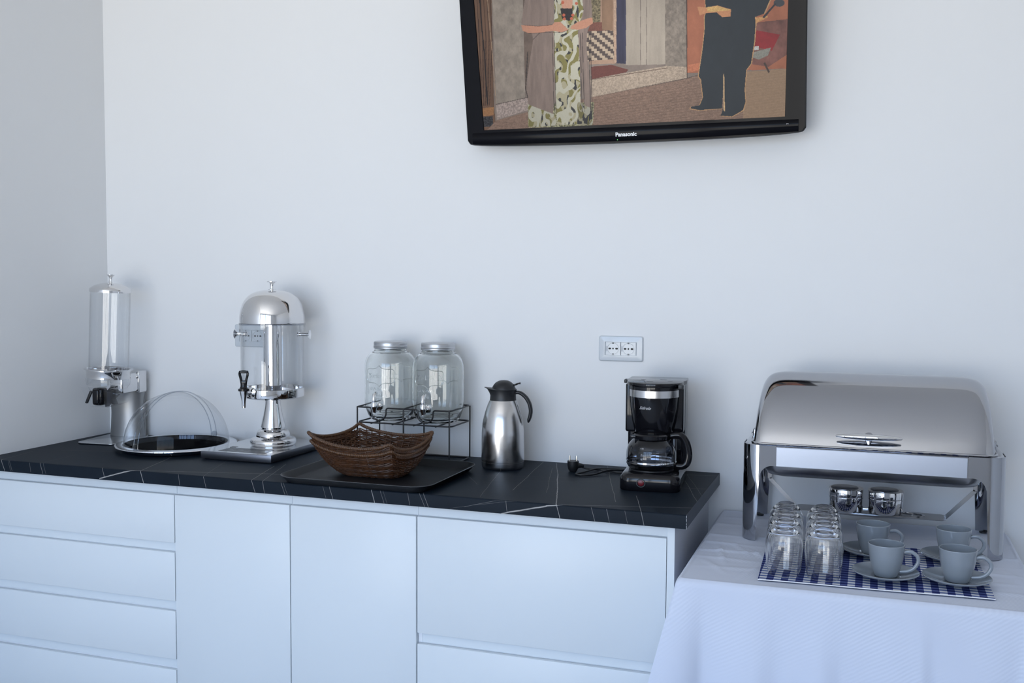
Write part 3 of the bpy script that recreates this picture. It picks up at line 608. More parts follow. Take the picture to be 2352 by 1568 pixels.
g = G(); g.lathe([(.0135, .5455), (.0135, .5475), (.0072, .549), (.0060, .556), (.0065, .566), (.0105, .5705), (.0165, .5725), (.0165, .5745), (0, .5745)], 40); g.obj('knob', chrome2, ld, ang=40)
for sgn, ang_ in ((1, .25), (-1, .25)):
    M_ = Matrix.Rotation(ang_, 4, 'Z') @ Matrix.Rotation(sgn * PI / 2, 4, 'Y') @ T(0, 0, 0)
    M_ = T(0, 0, .398) @ Matrix.Rotation(ang_ + (0 if sgn > 0 else PI), 4, 'Z') @ Matrix.Rotation(PI / 2, 4, 'Y')
    G().lathe([(0, .086), (.0075, .086), (.0080, .090), (.0055, .092), (.0055, .116), (.0075, .121), (.0145, .126), (.0165, .128), (.0140, .1275), (0, .122)], 32, M_).obj('side_handle', chrome2, t)
# tap
tx, ty = -.018, -.118
dz = Vector((-.155, -.95, 0)).normalized()
tp_ = t
M_ = T(dz.x * .098, dz.y * .098, .226 - .014) @ Matrix.Rotation(math.atan2(dz.y, dz.x), 4, 'Z') @ Matrix.Rotation(PI / 2, 4, 'Y')
g = G(); g.lathe([(0, .0), (.0165, .0), (.0170, .006), (.012, .010), (.0085, .012), (.0085, .034), (0, .034)], 32, M_); tap = g.obj('tap', chrome2, t)
cx, cy = dz.x * .138, dz.y * .138
g = G(); g.lathe([(0, .166), (.0065, .166), (.0072, .186), (.0125, .214), (.0140, .222), (.0, .222)], 32, ax=(cx, cy, 0)); g.obj('spout', chrome2, tap)
G().lathe([(0, .221), (.0178, .221), (.0178, .228), (.0130, .2295), (.0105, .236), (.0105, .245), (0, .245)], 32, ax=(cx, cy, 0)).obj('tap_ring', blk, tap)
rgt = Vector((.9445, .3285, 0)); 
g = G(); ML = T(cx, cy, .243) @ Matrix.Rotation(.33, 4, 'Z')
lp = [(-.0085, 0), (-.0085, .010), (-.0150, .038), (-.0135, .043), (.0135, .043), (.0150, .038), (.0085, .010), (.0085, 0)]
hole = [(-.0035, .012), (-.0080, .031), (.0080, .031), (.0035, .012)]
g.tube(smooth_path([(-.006, 0, 0), (-.0085, 0, .014), (-.0120, 0, .038), (.0120, 0, .038), (.0085, 0, .014), (.006, 0, 0)], 6), .0045, 10, M=ML, flat=.9)
g.box(-.0150, .0150, -.006, .006, .035, .0435, .003, 3, M=ML); g.box(-.0085, .0085, -.005, .005, -.002, .012, .002, 2, M=ML)
g.obj('tap_lever', blk, tap)

# ---------------------------------------------------------------- jars on a wire rack
t = thing('wire_rack', 'black wire rack with curved front rail carrying the two glass jars', 'rack', (-.970, -.110, ZC))
wr = .0026; x0, x1, ya, yb = -.164, .163, -.080, .080
def loop(z, rad=.018): return [(p[0], p[1], z) for p in rrect(x0, x1, ya, yb, rad, 5)]
xc = (x0 + x1) / 2
def dip(xm): return [(xm - .036, ya, .173), (xm - .030, ya, .1722), (xm - .0270, ya, .1695), (xm - .0260, ya, .165), (xm - .0260, ya, .160)] + [(xm - .0260 * cos(a), ya, .158 - .0260 * sin(a)) for a in np.linspace(.1, PI - .1, 13)] + [(xm + .0260, ya, .160), (xm + .0260, ya, .165), (xm + .0270, ya, .1695), (xm + .030, ya, .1722), (xm + .036, ya, .173)]
front_rail = [(x0, ya, .173)] + dip(x0 + .0765) + [(xc, ya, .173)] + dip(xc + .0765) + [(x1 - .012, ya, .173)]
ring_top = front_rail + [(x1, ya + .012, .174), (x1, yb - .012, .174), (x1 - .012, yb, .174)]
g = G(); g.tube(front_rail + [(x1 - .004, ya + .003, .1735), (x1, ya + .012, .174), (x1, yb - .010, .174), (x1 - .003, yb - .003, .174), (x1 - .010, yb, .174), (x1 - .030, yb, .174)], wr, 8); g.tube([(x0, ya, .173), (x0, yb, .174)], wr, 8); g.tube([(xc, ya, .173), (xc, yb, .174)], wr, 8)
g.obj('top_rail', wire, t)
g = G(); g.tube(loop(.124), wr, 8, closed=True); shelf_ = g.obj('shelf_ring', wire, t)
for xx in (-.115, -.040, .035, .110): G().tube([(xx, ya, .1215), (xx, yb, .1215)], wr, 8).obj('cross_wire', wire, t)
for xx, yy in ((x0, ya), (xc, ya), (x1 - .006, ya), (x0, yb), (xc, yb), (x1, yb)):
    G().tube([(xx, yy, .003), (xx, yy, .173 if yy < 0 or xx == x1 else .124)], wr, 8).obj('leg', wire, t)
g = G(); g.tube(loop(.0028), wr, 8, closed=True); g.obj('base_ring', wire, t)

def jar(loc, label):
    t = thing('beverage_jar', label, 'jar', loc, group='glass jars on the wire rack')
    R_ = .0835
    outp = sprof([(.030, .0015), (.052, .0), (.064, .004), (.074, .020), (.0815, .042), (R_, .065), (R_, .10), (R_, .165), (.0825, .185), (.077, .203), (.064, .218), (.054, .224), (.0515, .229), (.0510, .2325)], 6)
    inp = sprof([(.0475, .2325), (.0480, .228), (.051, .220), (.061, .2145), (.0735, .200), (.0790, .183), (.0800, .163), (.0800, .10), (.0800, .066), (.0775, .044), (.070, .026), (.060, .013), (.045, .0085), (.02, .0075)], 6)
    g = G(); g.lathe([(0, .0025)] + outp + inp + [(0, .0075)], 96); body = g.obj('jar_body', jglass, t, ang=60, fix=True)
    g = G(); g.lathe([(.0, .232), (.0535, .232), (.0552, .234), (.0545, .237), (.0555, .2395), (.0540, .2425), (.0545, .247), (.0540, .2525), (.0525, .2545), (0, .2560)], 80); g.obj('lid', gilt, t, ang=45)
    # raised emblem and lettering, wrapped round the front
    def wrap(v, f, zc, nm, rr=R_ + .00005, k=1.):
        vv_ = [((rr + max(0, p[2]) * k) * sin(p[0] / R_), -(rr + max(0, p[2]) * k) * cos(p[0] / R_), zc + p[1]) for p in v]; G().add(vv_, f).obj(nm, jglass, body, smooth=False)
    for sgn in (0, PI):
        pts = []
        base = [(-.050, 0), (-.050, .020), (-.042, .028), (-.022, .029), (-.008, .034), (0, .043), (.008, .034), (.022, .029), (.042, .028), (.050, .020), (.050, 0), (.050, -.020), (.042, -.028), (.022, -.029), (.008, -.034), (0, -.043), (-.008, -.034), (-.022, -.029), (-.042, -.028), (-.050, -.020)]
        for p in smooth_path([(a * 1.0, b_ * .78, 0) for a, b_ in base], 3, True):
            a_ = p.x / R_ + sgn; pts.append(((R_ + .0004) * sin(a_), -(R_ + .0004) * cos(a_), .148 + p.y))
        G().tube(pts, .0011, 6, closed=True).obj('embossed_shield', jglass, body)
    for s_, sz_, zc in (('Yorkshire', .0215, .148), ('GLASSWARE', .0135, .106), ('Established', .0115, .086), ('1968', .0115, .074)):
        v, f = text_mesh(s_, sz_, .0005, res=2); wrap([(p.x, p.y, p.z + .0005) for p in v], f, zc, 'embossed_lettering')
    M_ = T(0, -R_ + .001, .052) @ RX
    g = G(); g.lathe([(0, -.004), (.0135, -.004), (.0145, .002), (.0120, .010), (.0070, .013), (.0060, .030), (0, .030)], 28, M_); tap = g.obj('tap', chrome2, t)
    g = G(); g.lathe([(0, .034), (.0060, .034), (.0062, .040), (.0100, .050), (.0110, .060), (.0095, .064), (.0085, .068), (0, .068)], 28, ax=(0, -R_ - .034, 0)); g.obj('spout', chrome2, tap)
    g = G(); g.tube([(0, -R_ - .034, .067), (0, -R_ - .036, .078), (0, -R_ - .033, .090), (0, -R_ - .022, .097), (0, -R_ - .014, .096)], [.0062, .0066, .0066, .0055, .0035], 12, flat=.8); g.obj('tap_lever', chrome2, tap, ang=70)
    return t
jar((-1.0555, -.108, ZC + .1268), 'clear glass jar with tap and zinc lid on the rack, further from the steel jug')
jar((-.8865, -.108, ZC + .1268), 'clear glass jar with tap and zinc lid on the rack, nearer the steel jug')

# ---------------------------------------------------------------- serving tray and baskets
t = thing('serving_tray', 'matte black rectangular serving tray with raised rim under the wicker baskets', 'tray', (-.9395, -.415, ZC))
g = G(); rows = []
hx_, hy_ = .2385, .209
for off, z in ((-.19, .0), (-.026, .0), (-.018, .003), (-.004, .018), (0., .0205), (-.0015, .0222), (-.006, .0205), (-.020, .006), (-.028, .0035), (-.19, .0035)):
    rows.append([(p[0], p[1], z) for p in rrect(-hx_ - off, hx_ + off, -hy_ - (off if off > -.17 else -.17), hy_ + (off if off > -.17 else -.17), .060 + (off if off > -.05 else -.055), 10)])
g.grid(rows, closed_u=True); n = len(rows[0]); g.f.append(tuple(range(n))[::-1]); g.f.append(tuple((len(rows) - 1) * n + k for k in range(n)))
g.obj('tray_body', blkr, t, fix=True, ang=50)
g = G(); g.tube([(p[0], p[1], .0215) for p in rrect(-hx_ + .001, hx_ - .001, -hy_ + .001, hy_ - .001, .059, 12)], .0012, 6, closed=True); g.obj('rim_edge', mat('worn_rim', (.05, .052, .058), .35), t)

def basket(loc, label, corners, sags, base_c, base_r, nrow, dzc=0.):
    """corners L,F,R,B (local xyz); sags per side L-F, F-R, R-B, B-L"""
    t = thing('wicker_basket', label, 'basket', loc, group='nested wicker baskets')
    NS = 160
    def side(a, b_, sag, bul, u):
        p = Vector(a).lerp(Vector(b_), u); s_ = (4 * u * (1 - u)) ** .62 ; p.z -= sag * s_; n_ = Vector((p.x - base_c[0], p.y - base_c[1], 0)).normalized(); e = Vector(b_) - Vector(a); e.z = 0; n_ = Vector((e.y, -e.x, 0)).normalized()
        if n_.dot(Vector((p.x - base_c[0], p.y - base_c[1], 0))) < 0: n_ = -n_
        p += n_ * bul * (4 * u * (1 - u)); return p
    rim = []
    for i in range(4):
        a, b_ = corners[i], corners[(i + 1) % 4]
        for k in range(NS // 4): rim.append(side(a, b_, sags[i][0], sags[i][1], k / (NS // 4)))
    # round the corners a little
    for _ in range(2): rim = [(rim[i - 1] + rim[i] * 2 + rim[(i + 1) % NS]) / 4 for i in range(NS)]
    rimw = []
    for i in range(NS):
        dd = min(min(abs(i - c_), NS - abs(i - c_)) for c_ in (0, 3 * NS // 4)); rimw.append(rim[i] + (Vector((base_c[0], base_c[1], 0)) - Vector((rim[i].x, rim[i].y, 0))).normalized() * .010 * max(0, 1 - dd / 9) + Vector((0, 0, -.013 * max(0, 1 - dd / 9))))
    def surf(i, w):          # w 0 base .. 1 rim
        th = 2 * PI * (i / NS) + base_r[2]; c_, s_ = cos(th), sin(th); k_ = (abs(c_) ** 4 + abs(s_) ** 4) ** -.25
        bx0 = base_r[0] * c_ * k_; by0 = base_r[1] * s_ * k_; ro = base_r[3]; bs = Vector((base_c[0] + bx0 * cos(ro) - by0 * sin(ro), base_c[1] + bx0 * sin(ro) + by0 * cos(ro), .0035 + dzc))
        r_ = rimw[i]; p = bs.lerp(r_, w); bulge = sin(PI * w) * .007
        p.z = bs.z + (r_.z - bs.z) * (w ** 1.35); n_ = Vector((r_.x - base_c[0], r_.y - base_c[1], 0)).normalized(); p += n_ * bulge; return p, n_
    g = G(); nst = 44
    for j in range(nrow):
        w = (j + .5) / nrow; pts = []
        for i in range(NS):
            p, n_ = surf(i, w); pts.append(p + n_ * (.0019 * (1 if j % 2 else -1) * cos(i * nst / 2 / NS * 2 * PI)) + Vector((0, 0, .0008 * sin(i * .9 + j * 2.1))))
        g.tube(pts, .0020, 5, closed=True)
    g.obj('weave', wick, t)['kind'] = 'stuff'
    g = G()
    for k in range(nst):
        i = int(round(k * NS / nst)) % NS; g.tube([surf(i, w)[0] for w in np.linspace(0, 1, 9)], .0021, 5)
    g.obj('stakes', wick, t)['kind'] = 'stuff'
    g = G()                      # woven flat base
    for j in range(9):
        f_ = (j + .5) / 9; g.tube([Vector((base_c[0], base_c[1], .0035 + dzc)).lerp(surf(i, 0)[0], f_) + Vector((0, 0, .0012 * (1 if (j + i // 3) % 2 else -1))) for i in range(0, NS, 2)], .0032, 5, closed=True)
    g.obj('basket_base', wick, t)['kind'] = 'stuff'
    # wrapped rim: a rope with the turns of its wrapping
    fine_ = []
    for i in range(NS):
        for k in range(6): fine_.append(rim[i].lerp(rim[(i + 1) % NS], k / 6))
    fr_ = [.0042 + .0014 * abs(sin(i * PI / 5.2)) for i in range(len(fine_))]
    G().tube(fine_, fr_, 8, closed=True).obj('wrapped_rim', wick2, t, ang=80)
    # thick lashings on the two short sides, gripped as handles
    g = G()
    for sd in (1, 3):
        for k in range(3, NS // 4 - 3):
            i = sd * NS // 4 + k; a0_, n_ = surf(i % NS, .97); a1_, _ = surf(i % NS, .84); g.tube([a0_ + n_ * .004, (a0_ + a1_) / 2 + n_ * .0065, a1_ + n_ * .003, (a0_ + a1_) / 2 - n_ * .004], .0024, 5, closed=True)
    g.obj('lashing', wick, t)['kind'] = 'stuff'
    return t
bl = (-.960, -.405, ZC + .0035)
def loc_(x_, y_, z_): return (x_ - bl[0], y_ - bl[1], z_ - bl[2])
basket(bl, 'brown wicker basket standing on the black tray, the lower of the nested pair',
       [loc_(-1.163, -.440, .982), loc_(-.872, -.480, .972), loc_(-.838, -.268, .988), loc_(-1.105, -.232, .985)], [(.028, .012), (.034, .004), (.024, .006), (.026, .004)], (0, .0), (.090, .058, PI + PI / 4, .0), 26)
basket((bl[0], bl[1], bl[2] + .009), 'brown wicker basket set inside the other one, upper of the nested pair',
       [loc_(-1.170, -.443, .999), loc_(-.880, -.476, .982), loc_(-.836, -.262, .992), loc_(-1.108, -.228, 1.000)], [(.031, .010), (.036, .002), (.026, .004), (.028, .002)], (0, .0), (.084, .052, PI + PI / 4, .0), 25)

# ---------------------------------------------------------------- vacuum jug
def zj(z): return z if z < .2125 else .2125 + (z - .2125) * .83
t = thing('vacuum_jug', 'brushed steel vacuum jug with black lid, spout and handle', 'jug', (-.649, -.150, ZC), math.radians(12))
g = G(); g.lathe([(0, .0), (.060, .0), (.0645, .004), (.0660, .010), (.0666, .0225), (.0660, .0232)] , 96); g.obj('base_band', brushed, t)
g = G(); g.lathe(sprof([(.0660, .0236), (.0668, .026), (.0668, .060), (.0665, .095), (.0655, .120), (.0615, .150), (.055, .176), (.0475, .198), (.0415, .212)], 6) + [(0, .2125)], 96); g.obj('flask', brushed, t, ang=50)
g = G(); rows = []
for z, r_, lip in ((.205, .0418, 0), (.2085, .0425, 0), (.2125, .0410, 0), (.230, .0400, .0), (.240, .0405, .003), (.248, .0415, .009), (.2525, .0425, .017), (.2535, .0415, .017)):
    rows.append([((-(r_ + lip * max(0, cos(a)) ** 7)) * cos(a), r_ * sin(a) * (1 - .0 * lip), z + (.006 * max(0, cos(a)) ** 7 if lip > .004 else 0)) for a in np.linspace(0, 2 * PI, 73)[:-1]])
rows = [[(p[0], p[1], zj(p[2])) for p in r_] for r_ in rows]; g.grid(rows, closed_u=True); n = 72; g.f.append(tuple((len(rows) - 1) * n + k for k in range(n))); g.obj('collar', blkm, t, fix=True, ang=50)
g = G(); g.lathe([(r_, zj(z_)) for r_, z_ in sprof([(.0370, .250), (.0365, .256), (.032, .268), (.024, .278), (.013, .2845), (.0, .2865)], 5)], 64, M=T(.002, 0, 0)); ld = g.obj('lid', blkm, t, ang=60)
g = G(); g.tube(smooth_path([(.026, 0, .2605), (.036, 0, .2595), (.046, 0, .2635), (.054, 0, .265)], 5), [.006 + .001 * sin(k) for k in range(16)], 12, flat=.45); g.obj('thumb_lever', blkm, ld)
hp = smooth_path([(.036, 0, .2345), (.046, 0, .2365), (.058, 0, .2325), (.072, 0, .220), (.082, 0, .203), (.0865, 0, .182), (.085, 0, .165), (.0815, 0, .153), (.0790, 0, .143)], 6)
g = G(); g.tube(hp, [(.0085 + .002 * sin(PI * i / (len(hp) - 1))) * (1 if i < len(hp) - 6 else (1 - .11 * (i - len(hp) + 6))) for i in range(len(hp))], 16, flat=.62, M=None); g.obj('handle', blkm, t, ang=70)
g = G(); g.tube([(.0425, 0, .209), (.0515, 0, .190), (.060, 0, .164), (.0652, 0, .136)], .0006, 6, M=Matrix.Rotation(-.25, 4, 'Z')); g.obj('seam', blkm, t)
g = G(); g.ring([(.0030, -.0002), (.0030, .0006), (.0022, .0006), (.0022, -.0002)], 20, Matrix.Rotation(.33, 4, 'Z') @ T(.0, -.0668, .036) @ RX); g.obj('stamped_mark', slotm, t)

# ---------------------------------------------------------------- coffee maker
t = thing('coffee_maker', 'glossy black drip coffee maker with glass carafe and steel band', 'coffee maker', (-.157, -.235, ZC), math.radians(5)); t.scale = (1.07, 1.07, 1.)
g = G(); rows = [[(p[0], p[1], z) for p in rrect(-.078 + i_, .080 - i_, -.112 + i_, .125 - i_ * .3, .026 - i_ * .5, 8)] for i_, z in ((.002, 0), (0, .003), (0, .030), (.0015, .038), (.006, .045), (.012, .0485), (.02, .0495))]
g.grid(rows, closed_u=True); n = len(rows[0]); g.f.append(tuple(range(n))[::-1]); g.f.append(tuple(6 * n + k for k in range(n))); g.obj('base', blk, t, fix=True, ang=50)
G().lathe([(0, .0), (.058, .0), (.058, .003), (0, .003)], 48, ax=(-.002, -.030, .049)).obj('warming_plate', blkm, t)
Ms = T(-.020, -.1122, .0235) @ Matrix.Rotation(PI / 2, 4, 'X')
G().ring([(.0120, -.002), (.0120, .0015), (.0098, .0015), (.0098, -.002)], 32, Ms).obj('switch_ring', blkm, t)
G().lathe([(0, -.001), (.0080, -.001), (.0080, .0006), (.0072, .0010), (0, .0010)], 32, Ms).obj('switch', red, t)
g = G(); g.box(-.077, .079, .040, .124, .048, .292, .010, 3); g.obj('water_tank', blk, t)
G().box(-.0765, .0785, -.012, .050, .150, .2905, .006, 3).obj('upper_housing', blk, t)
# filter housing
def fprof(w, yf, z): return [(w * cos(a), -(yf) * sin(a) ** .8 - .0, z) if 0 <= a <= PI else None for a in np.linspace(0, PI, 33)]
g = G(); rows = []
for z, w_, yf in ((.122, .045, .058), (.150, .054, .070), (.185, .0615, .079), (.225, .0665, .085), (.272, .0690, .088), (.286, .0690, .088)):
    rows.append([(0.001 + w_ * cos(a), .02 - (yf + .006) * max(0, sin(a)) ** .75, z) for a in np.linspace(0, PI, 41)])
g.grid(rows); g.f.append(tuple(range(41))); g.obj('filter_housing', blk, t, fix=True, ang=50)
g = G(); g.grid([[(0.001 + .0697 * cos(a), .02 - .0948 * max(0, sin(a)) ** .75, z) for a in np.linspace(.06, PI - .06, 41)] for z in (.256, .2562, .2758, .276)]); g.obj('steel_band', brushed, t)
g = G(); top = [(0.001 + .0755 * cos(a), .02 - .098 * max(0, sin(a)) ** .75) for a in np.linspace(0, PI, 41)] + [(-.078, .05), (-.078, .122), (.080, .122), (.080, .05)]
top = top[:41] + [(-.080, .03), (-.078, .122), (.080, .122), (.082, .03)]
g.prism(top, .286, .2975, .0025); ld = g.obj('lid', blk, t)
for a, b_, w_ in ((-.020, -.02, .018), (.010, .04, .018), (.035, .0, .012), (-.04, .03, .012)): G().box(a, a + w_, b_, b_ + .003, .2973, .2978).obj('lid_slot', dark, ld, smooth=False)
G().box(-.088, -.074, .038, .062, .285, .2955, .002).obj('hinge', blkm, ld); G().box(.066, .080, -.045, -.020, .280, .2925, .002).obj('hinge', blkm, ld)
v, f = text_mesh('Sidirelo', .0120, .0002, shear=.6, res=4); R1 = .09
vv_ = []
for p in v:
    a = (p.x - .022) / .075; zz = .227 + p.y; vv_.append((.001 + .0665 * sin(a), .02 - .0915 * max(0, cos(a)) ** .75 - .0006 - p.z, zz))
G().add(vv_, f).obj('maker_name', silver_t, t, smooth=False)
# carafe
cf = [(.050, .0), (.058, .003), (.0640, .012), (.0665, .030), (.0655, .050), (.0600, .068), (.0510, .080), (.0465, .086), (.0465, .092)]
g = G(); g.lathe([(0, .0)] + sprof(cf, 5), 72, ax=(-.003, -.034, .0525)); cg = g.obj('carafe', carafe_g, t, ang=60)
g = G(); g.lathe([(0, .0), (.050, .0), (.060, .004), (.0635, .012), (.0655, .014), (.066, .018), (.0630, .018), (0, .010)], 72, ax=(-.003, -.034, .0526)); g.obj('glass_foot', acrylic('thick_glass', (.55, .58, .62), 2.2), cg)
g = G(); g.ring([(.0672, .021), (.0672, .025), (.0665, .025), (.0665, .021)], 72, ax=(-.003, -.034, .0520)); g.obj('foot_line', chrome2, cg)
g = G(); g.ring([(.0470, .086), (.0500, .087), (.0510, .096), (.0470, .100), (.0440, .097), (.0445, .087)], 64, ax=(-.003, -.034, .0525)); g.lathe([(0, .098), (.030, .098), (.044, .0945), (.046, .0965), (.030, .103), (0, .104)], 48, ax=(-.003, -.034, .0525)); g.obj('carafe_lid', blk, cg)
g = G(); g.prism([(-.010, .0), (.010, 0), (0, -.0145)], 0, .009, .001, M=T(-.003, -.034, .140) @ Matrix.Rotation(-PI / 3, 4, 'Z') @ T(0, -.048, 0)); g.obj('pour_lip', blk, cg)
hd = Vector((.93, .10, 0)).normalized(); hz = []
for r_, z in ((.040, .142), (.060, .1475), (.078, .146), (.0895, .130), (.0960, .108), (.0975, .086), (.0930, .069), (.082, .060), (.066, .060)): hz.append((-.003 + hd.x * r_, -.034 + hd.y * r_, z))
hs = smooth_path(hz, 6); g = G(); g.tube(hs, [.0082 + .0012 * sin(PI * i / len(hs)) for i in range(len(hs))], 14, flat=1.15); g.obj('carafe_handle', blk, cg, ang=70)
g = G(); g.box(.056, .066, -.010, .010, .055, .140, .003, 2, M=T(-.003, -.034, 0) @ Matrix.Rotation(math.atan2(hd.y, hd.x), 4, 'Z')); g.obj('handle_mount', blk, cg)
v, f = text_mesh('- 10', .0062, .0001); G().add([(-.003 + .0625 * sin((p.x - .012) / .0625 - .1), -.034 - .0625 * cos((p.x - .012) / .0625 - .1), .0525 + .0640 + p.y) for p in v], f).obj('cup_scale', white_t, cg, smooth=False)
for zz, s_ in ((.048, '- 8'), (.034, '- 6'), (.022, '- 4')):
    v, f = text_mesh(s_, .0052, .0001); G().add([(-.003 + .0671 * sin((p.x - .012) / .0671 - .1), -.034 - .0671 * cos((p.x - .012) / .0671 - .1), .0525 + zz + p.y) for p in v], f).obj('cup_scale', white_t, cg, smooth=False)
cab_ = smooth_path([(-.300 + .157, .010 + .235, .02), (-.330 + .157, .008 - .01 + .235, .006), (-.355 + .157, -.060 + .235, .006), (-.395 + .157, -.110 + .235, .007), (-.400 + .157, -.160 + .235, .006), (-.370 + .157, -.195 + .235, .006), (-.335 + .157, -.165 + .235, .010), (-.300 + .157, -.120 + .235, .006), (-.250 + .157, -.06 + .235, .006)], 8)
def W2L(x_, y_, z_):
    a = -math.radians(5); dx_, dy_ = x_ + .157, y_ + .235; return (dx_ * cos(a) - dy_ * sin(a), dx_ * sin(a) + dy_ * cos(a), z_)
pth = [W2L(*p) for p in ((-.393, -.124, .016), (-.375, -.120, .008), (-.345, -.112, .0045), (-.310, -.120, .0045), (-.275, -.135, .0045), (-.235, -.145, .010))]
pth2 = [W2L(*p) for p in ((-.235, -.10, .004), (-.285, -.075, .0045), (-.320, -.09, .0045), (-.345, -.125, .009), (-.372, -.165, .0045), (-.385, -.195, .0045), (-.365, -.208, .0045), (-.335, -.185, .0045), (-.305, -.135, .010), (-.270, -.085, .0045), (-.235, -.045, .0045), (-.21, -.03, .01))]
G().tube(smooth_path(pth, 8), .0030, 8).obj('power_cord', blkm, t, ang=80); G().tube(smooth_path(pth2, 8), .0030, 8).obj('power_cord', blkm, t, ang=80)
Mp = T(*W2L(-.408, -.142, .0)) @ Matrix.Rotation(.15, 4, 'Z')
g = G(); g.lathe([(0, .0), (.010, .0), (.0145, .008), (.0165, .020), (.0165, .032), (0, .032)], 24, Mp @ T(0, 0, .001)); g.tube([(0, 0, .017), (.014, .002, .019), (.030, .006, .017)], [.011, .009, .005], 12, M=Mp); pg = g.obj('plug', blkm, t, ang=40)
for sx in (-.0095, .0095): G().lathe([(0, .030), (.0022, .030), (.0022, .047), (.0015, .050), (0, .050)], 12, Mp @ T(sx, 0, .0)).obj('plug_pin', brass, pg)

# ---------------------------------------------------------------- table and cloth
TX0, TX1, TY0, TY1 = .008, .800, -.787, -.012
t = thing('table', 'square table hidden under the white cloth, beside the end of the worktop', 'table', (0, 0, 0))
G().box(TX0 + .008, TX1 - .008, TY0 + .008, TY1 - .004, ZT - .030, ZT - .0035, .002).obj('tabletop', mat('beech', (.5, .36, .22), .5), t)
for xx in (TX0 + .03, TX1 - .08):
    for yy in (TY0 + .03, TY1 - .08): G().box(xx, xx + .045, yy, yy + .045, 0, ZT - .030, .003).obj('leg', MATS['beech'], t)
# creased top and falling skirt as one continuous cloth
NT = 110
def crease(xx, yy):
    h = 0.
    for yc, amp, w_ in ((-.335, .0022, .010), (-.42, .0020, .008), (-.50, .0026, .007), (-.57, .0014, .010), (-.20, .0016, .012), (-.655, .0012, .012)):
        y_ = yc + .006 * sin(xx * 13 + yc * 40); d = (yy - y_) / w_; h += amp * math.exp(-d * d) * (.6 + .4 * sin(xx * 31 + yc * 90))
    for (x_0, y_0, x_1, y_1, amp, w_) in ((.06, -.44, .10, -.62, .0022, .006), (.10, -.42, .15, -.52, .0018, .006), (.14, -.46, .20, -.55, .0018, .005), (.19, -.60, .15, -.73, .0018, .006), (.11, -.22, .15, -.33, .0024, .007), (.05, -.60, .11, -.70, .0015, .006), (.16, -.50, .24, -.42, .0015, .006), (.75, -.45, .79, -.62, .0016, .008), (.02, -.12, .2, -.10, .001, .01)):
        L = math.hypot(x_1 - x_0, y_1 - y_0); tx_, ty_ = (x_1 - x_0) / L, (y_1 - y_0) / L; al = (xx - x_0) * tx_ + (yy - y_0) * ty_; ac = -(xx - x_0) * ty_ + (yy - y_0) * tx_
        if -.02 < al < L + .02: h += amp * math.exp(-(ac / w_) ** 2) * sin(PI * min(1, max(0, (al + .02) / (L + .04))))
    return h
cl_g = G(); rows = []
xs = np.linspace(TX0 + .012, TX1 - .012, NT); ys = np.linspace(TY0 + .012, TY1 - .012, NT)
rows = [[(a, b_, ZT - .0018 + crease(a, b_) * 1.9) for a in xs] for b_ in ys]; cl_g.grid(rows)
top_n = NT * NT
# perimeter: counter-clockwise list of (x,y, nx,ny, is corner amount)
rc = .012; per = []
edge_idx = [j for j in range(NT)] + [(i * NT + NT - 1) for i in range(1, NT)] + [((NT - 1) * NT + j) for j in range(NT - 2, -1, -1)] + [i * NT for i in range(NT - 2, 0, -1)]
def normal_at(k):
    i, j = divmod(k, NT); 
    nx = 1 if j == NT - 1 else (-1 if j == 0 else 0); ny = 1 if i == NT - 1 else (-1 if i == 0 else 0)
    # blend direction near corners so that the cloth fans out there
    fx, fy = xs[j], ys[i]; bl_ = .05
    def nb(v, lo, hi):
        return -max(0, 1 - (v - lo) / bl_) + max(0, 1 - (hi - v) / bl_)
    ax_ = nb(fx, xs[0], xs[-1]); ay_ = nb(fy, ys[0], ys[-1])
    if nx == 0: nx = math.copysign(abs(ax_) ** 2, ax_) 
    if ny == 0: ny = math.copysign(abs(ay_) ** 2, ay_)
    return nx, ny, fx, fy, abs(ax_) * abs(ay_)
NR = 34; ringn = len(edge_idx); prev = edge_idx
drops = [0.0008, .0025, .0055, .010] + list(np.linspace(.02, .70, NR - 4))
for ti, dr_ in enumerate(drops):
    cur = []
    for q_, k in enumerate(edge_idx):
        nx, ny, fx, fy, cn = normal_at(k); L = math.hypot(nx, ny); ux, uy = nx / L, ny / L
        out = rc * min(1, math.sin(min(dr_ / rc, 1) * PI / 2)) if dr_ < rc else rc
        z = ZT - dr_
        fold = 0.
        if fy <= TY0 + .02:       # front skirt folds
            u = fx; tt = min(1, dr_ / .45)
            for c_, w_, a_ in ((.075, .035, -.012), (.19, .030, .009), (.235, .022, -.010), (.33, .022, .010), (.375, .02, -.011), (.47, .03, .006), (.545, .012, .010), (.57, .02, -.012), (.68, .03, .007), (.74, .02, -.008)):
                fold += a_ * math.exp(-((u - c_ - .03 * dr_) / w_) ** 2)
            fold = fold * tt + .006 * sin(u * 38 + dr_ * 5) * tt
            out += fold + .05 * dr_
        else:
            tt = min(1, dr_ / .4); s_ = fy
            out += (.03 * dr_ + .006 * sin(s_ * 30 + dr_ * 4) * tt) if fx > .4 and fy < TY1 - .03 else .01 * dr_
        cf_ = cn ** 1.2
        flare = (.24 * dr_ + .01 * tt) * cf_
        if fx < .1 and fy > -.59: flare = 0; out = min(out, .012)          # held between cabinet side and table
        if fy > -.05: flare = 0; out = min(out, .010)
        cur.append((fx + ux * (out + flare), fy + uy * (out + flare), z))
    o_ = len(cl_g.v); cl_g.v += cur
    ids = list(range(o_, o_ + ringn))
    for q_ in range(ringn): r_ = (q_ + 1) % ringn; cl_g.f.append((prev[q_], ids[q_], ids[r_], prev[r_]))
    prev = ids
tcl = cl_g.obj('tablecloth', cloth, None, fix=True, ang=80)
tag(tcl, 'creased white cloth falling over the square table to its sides', 'tablecloth')

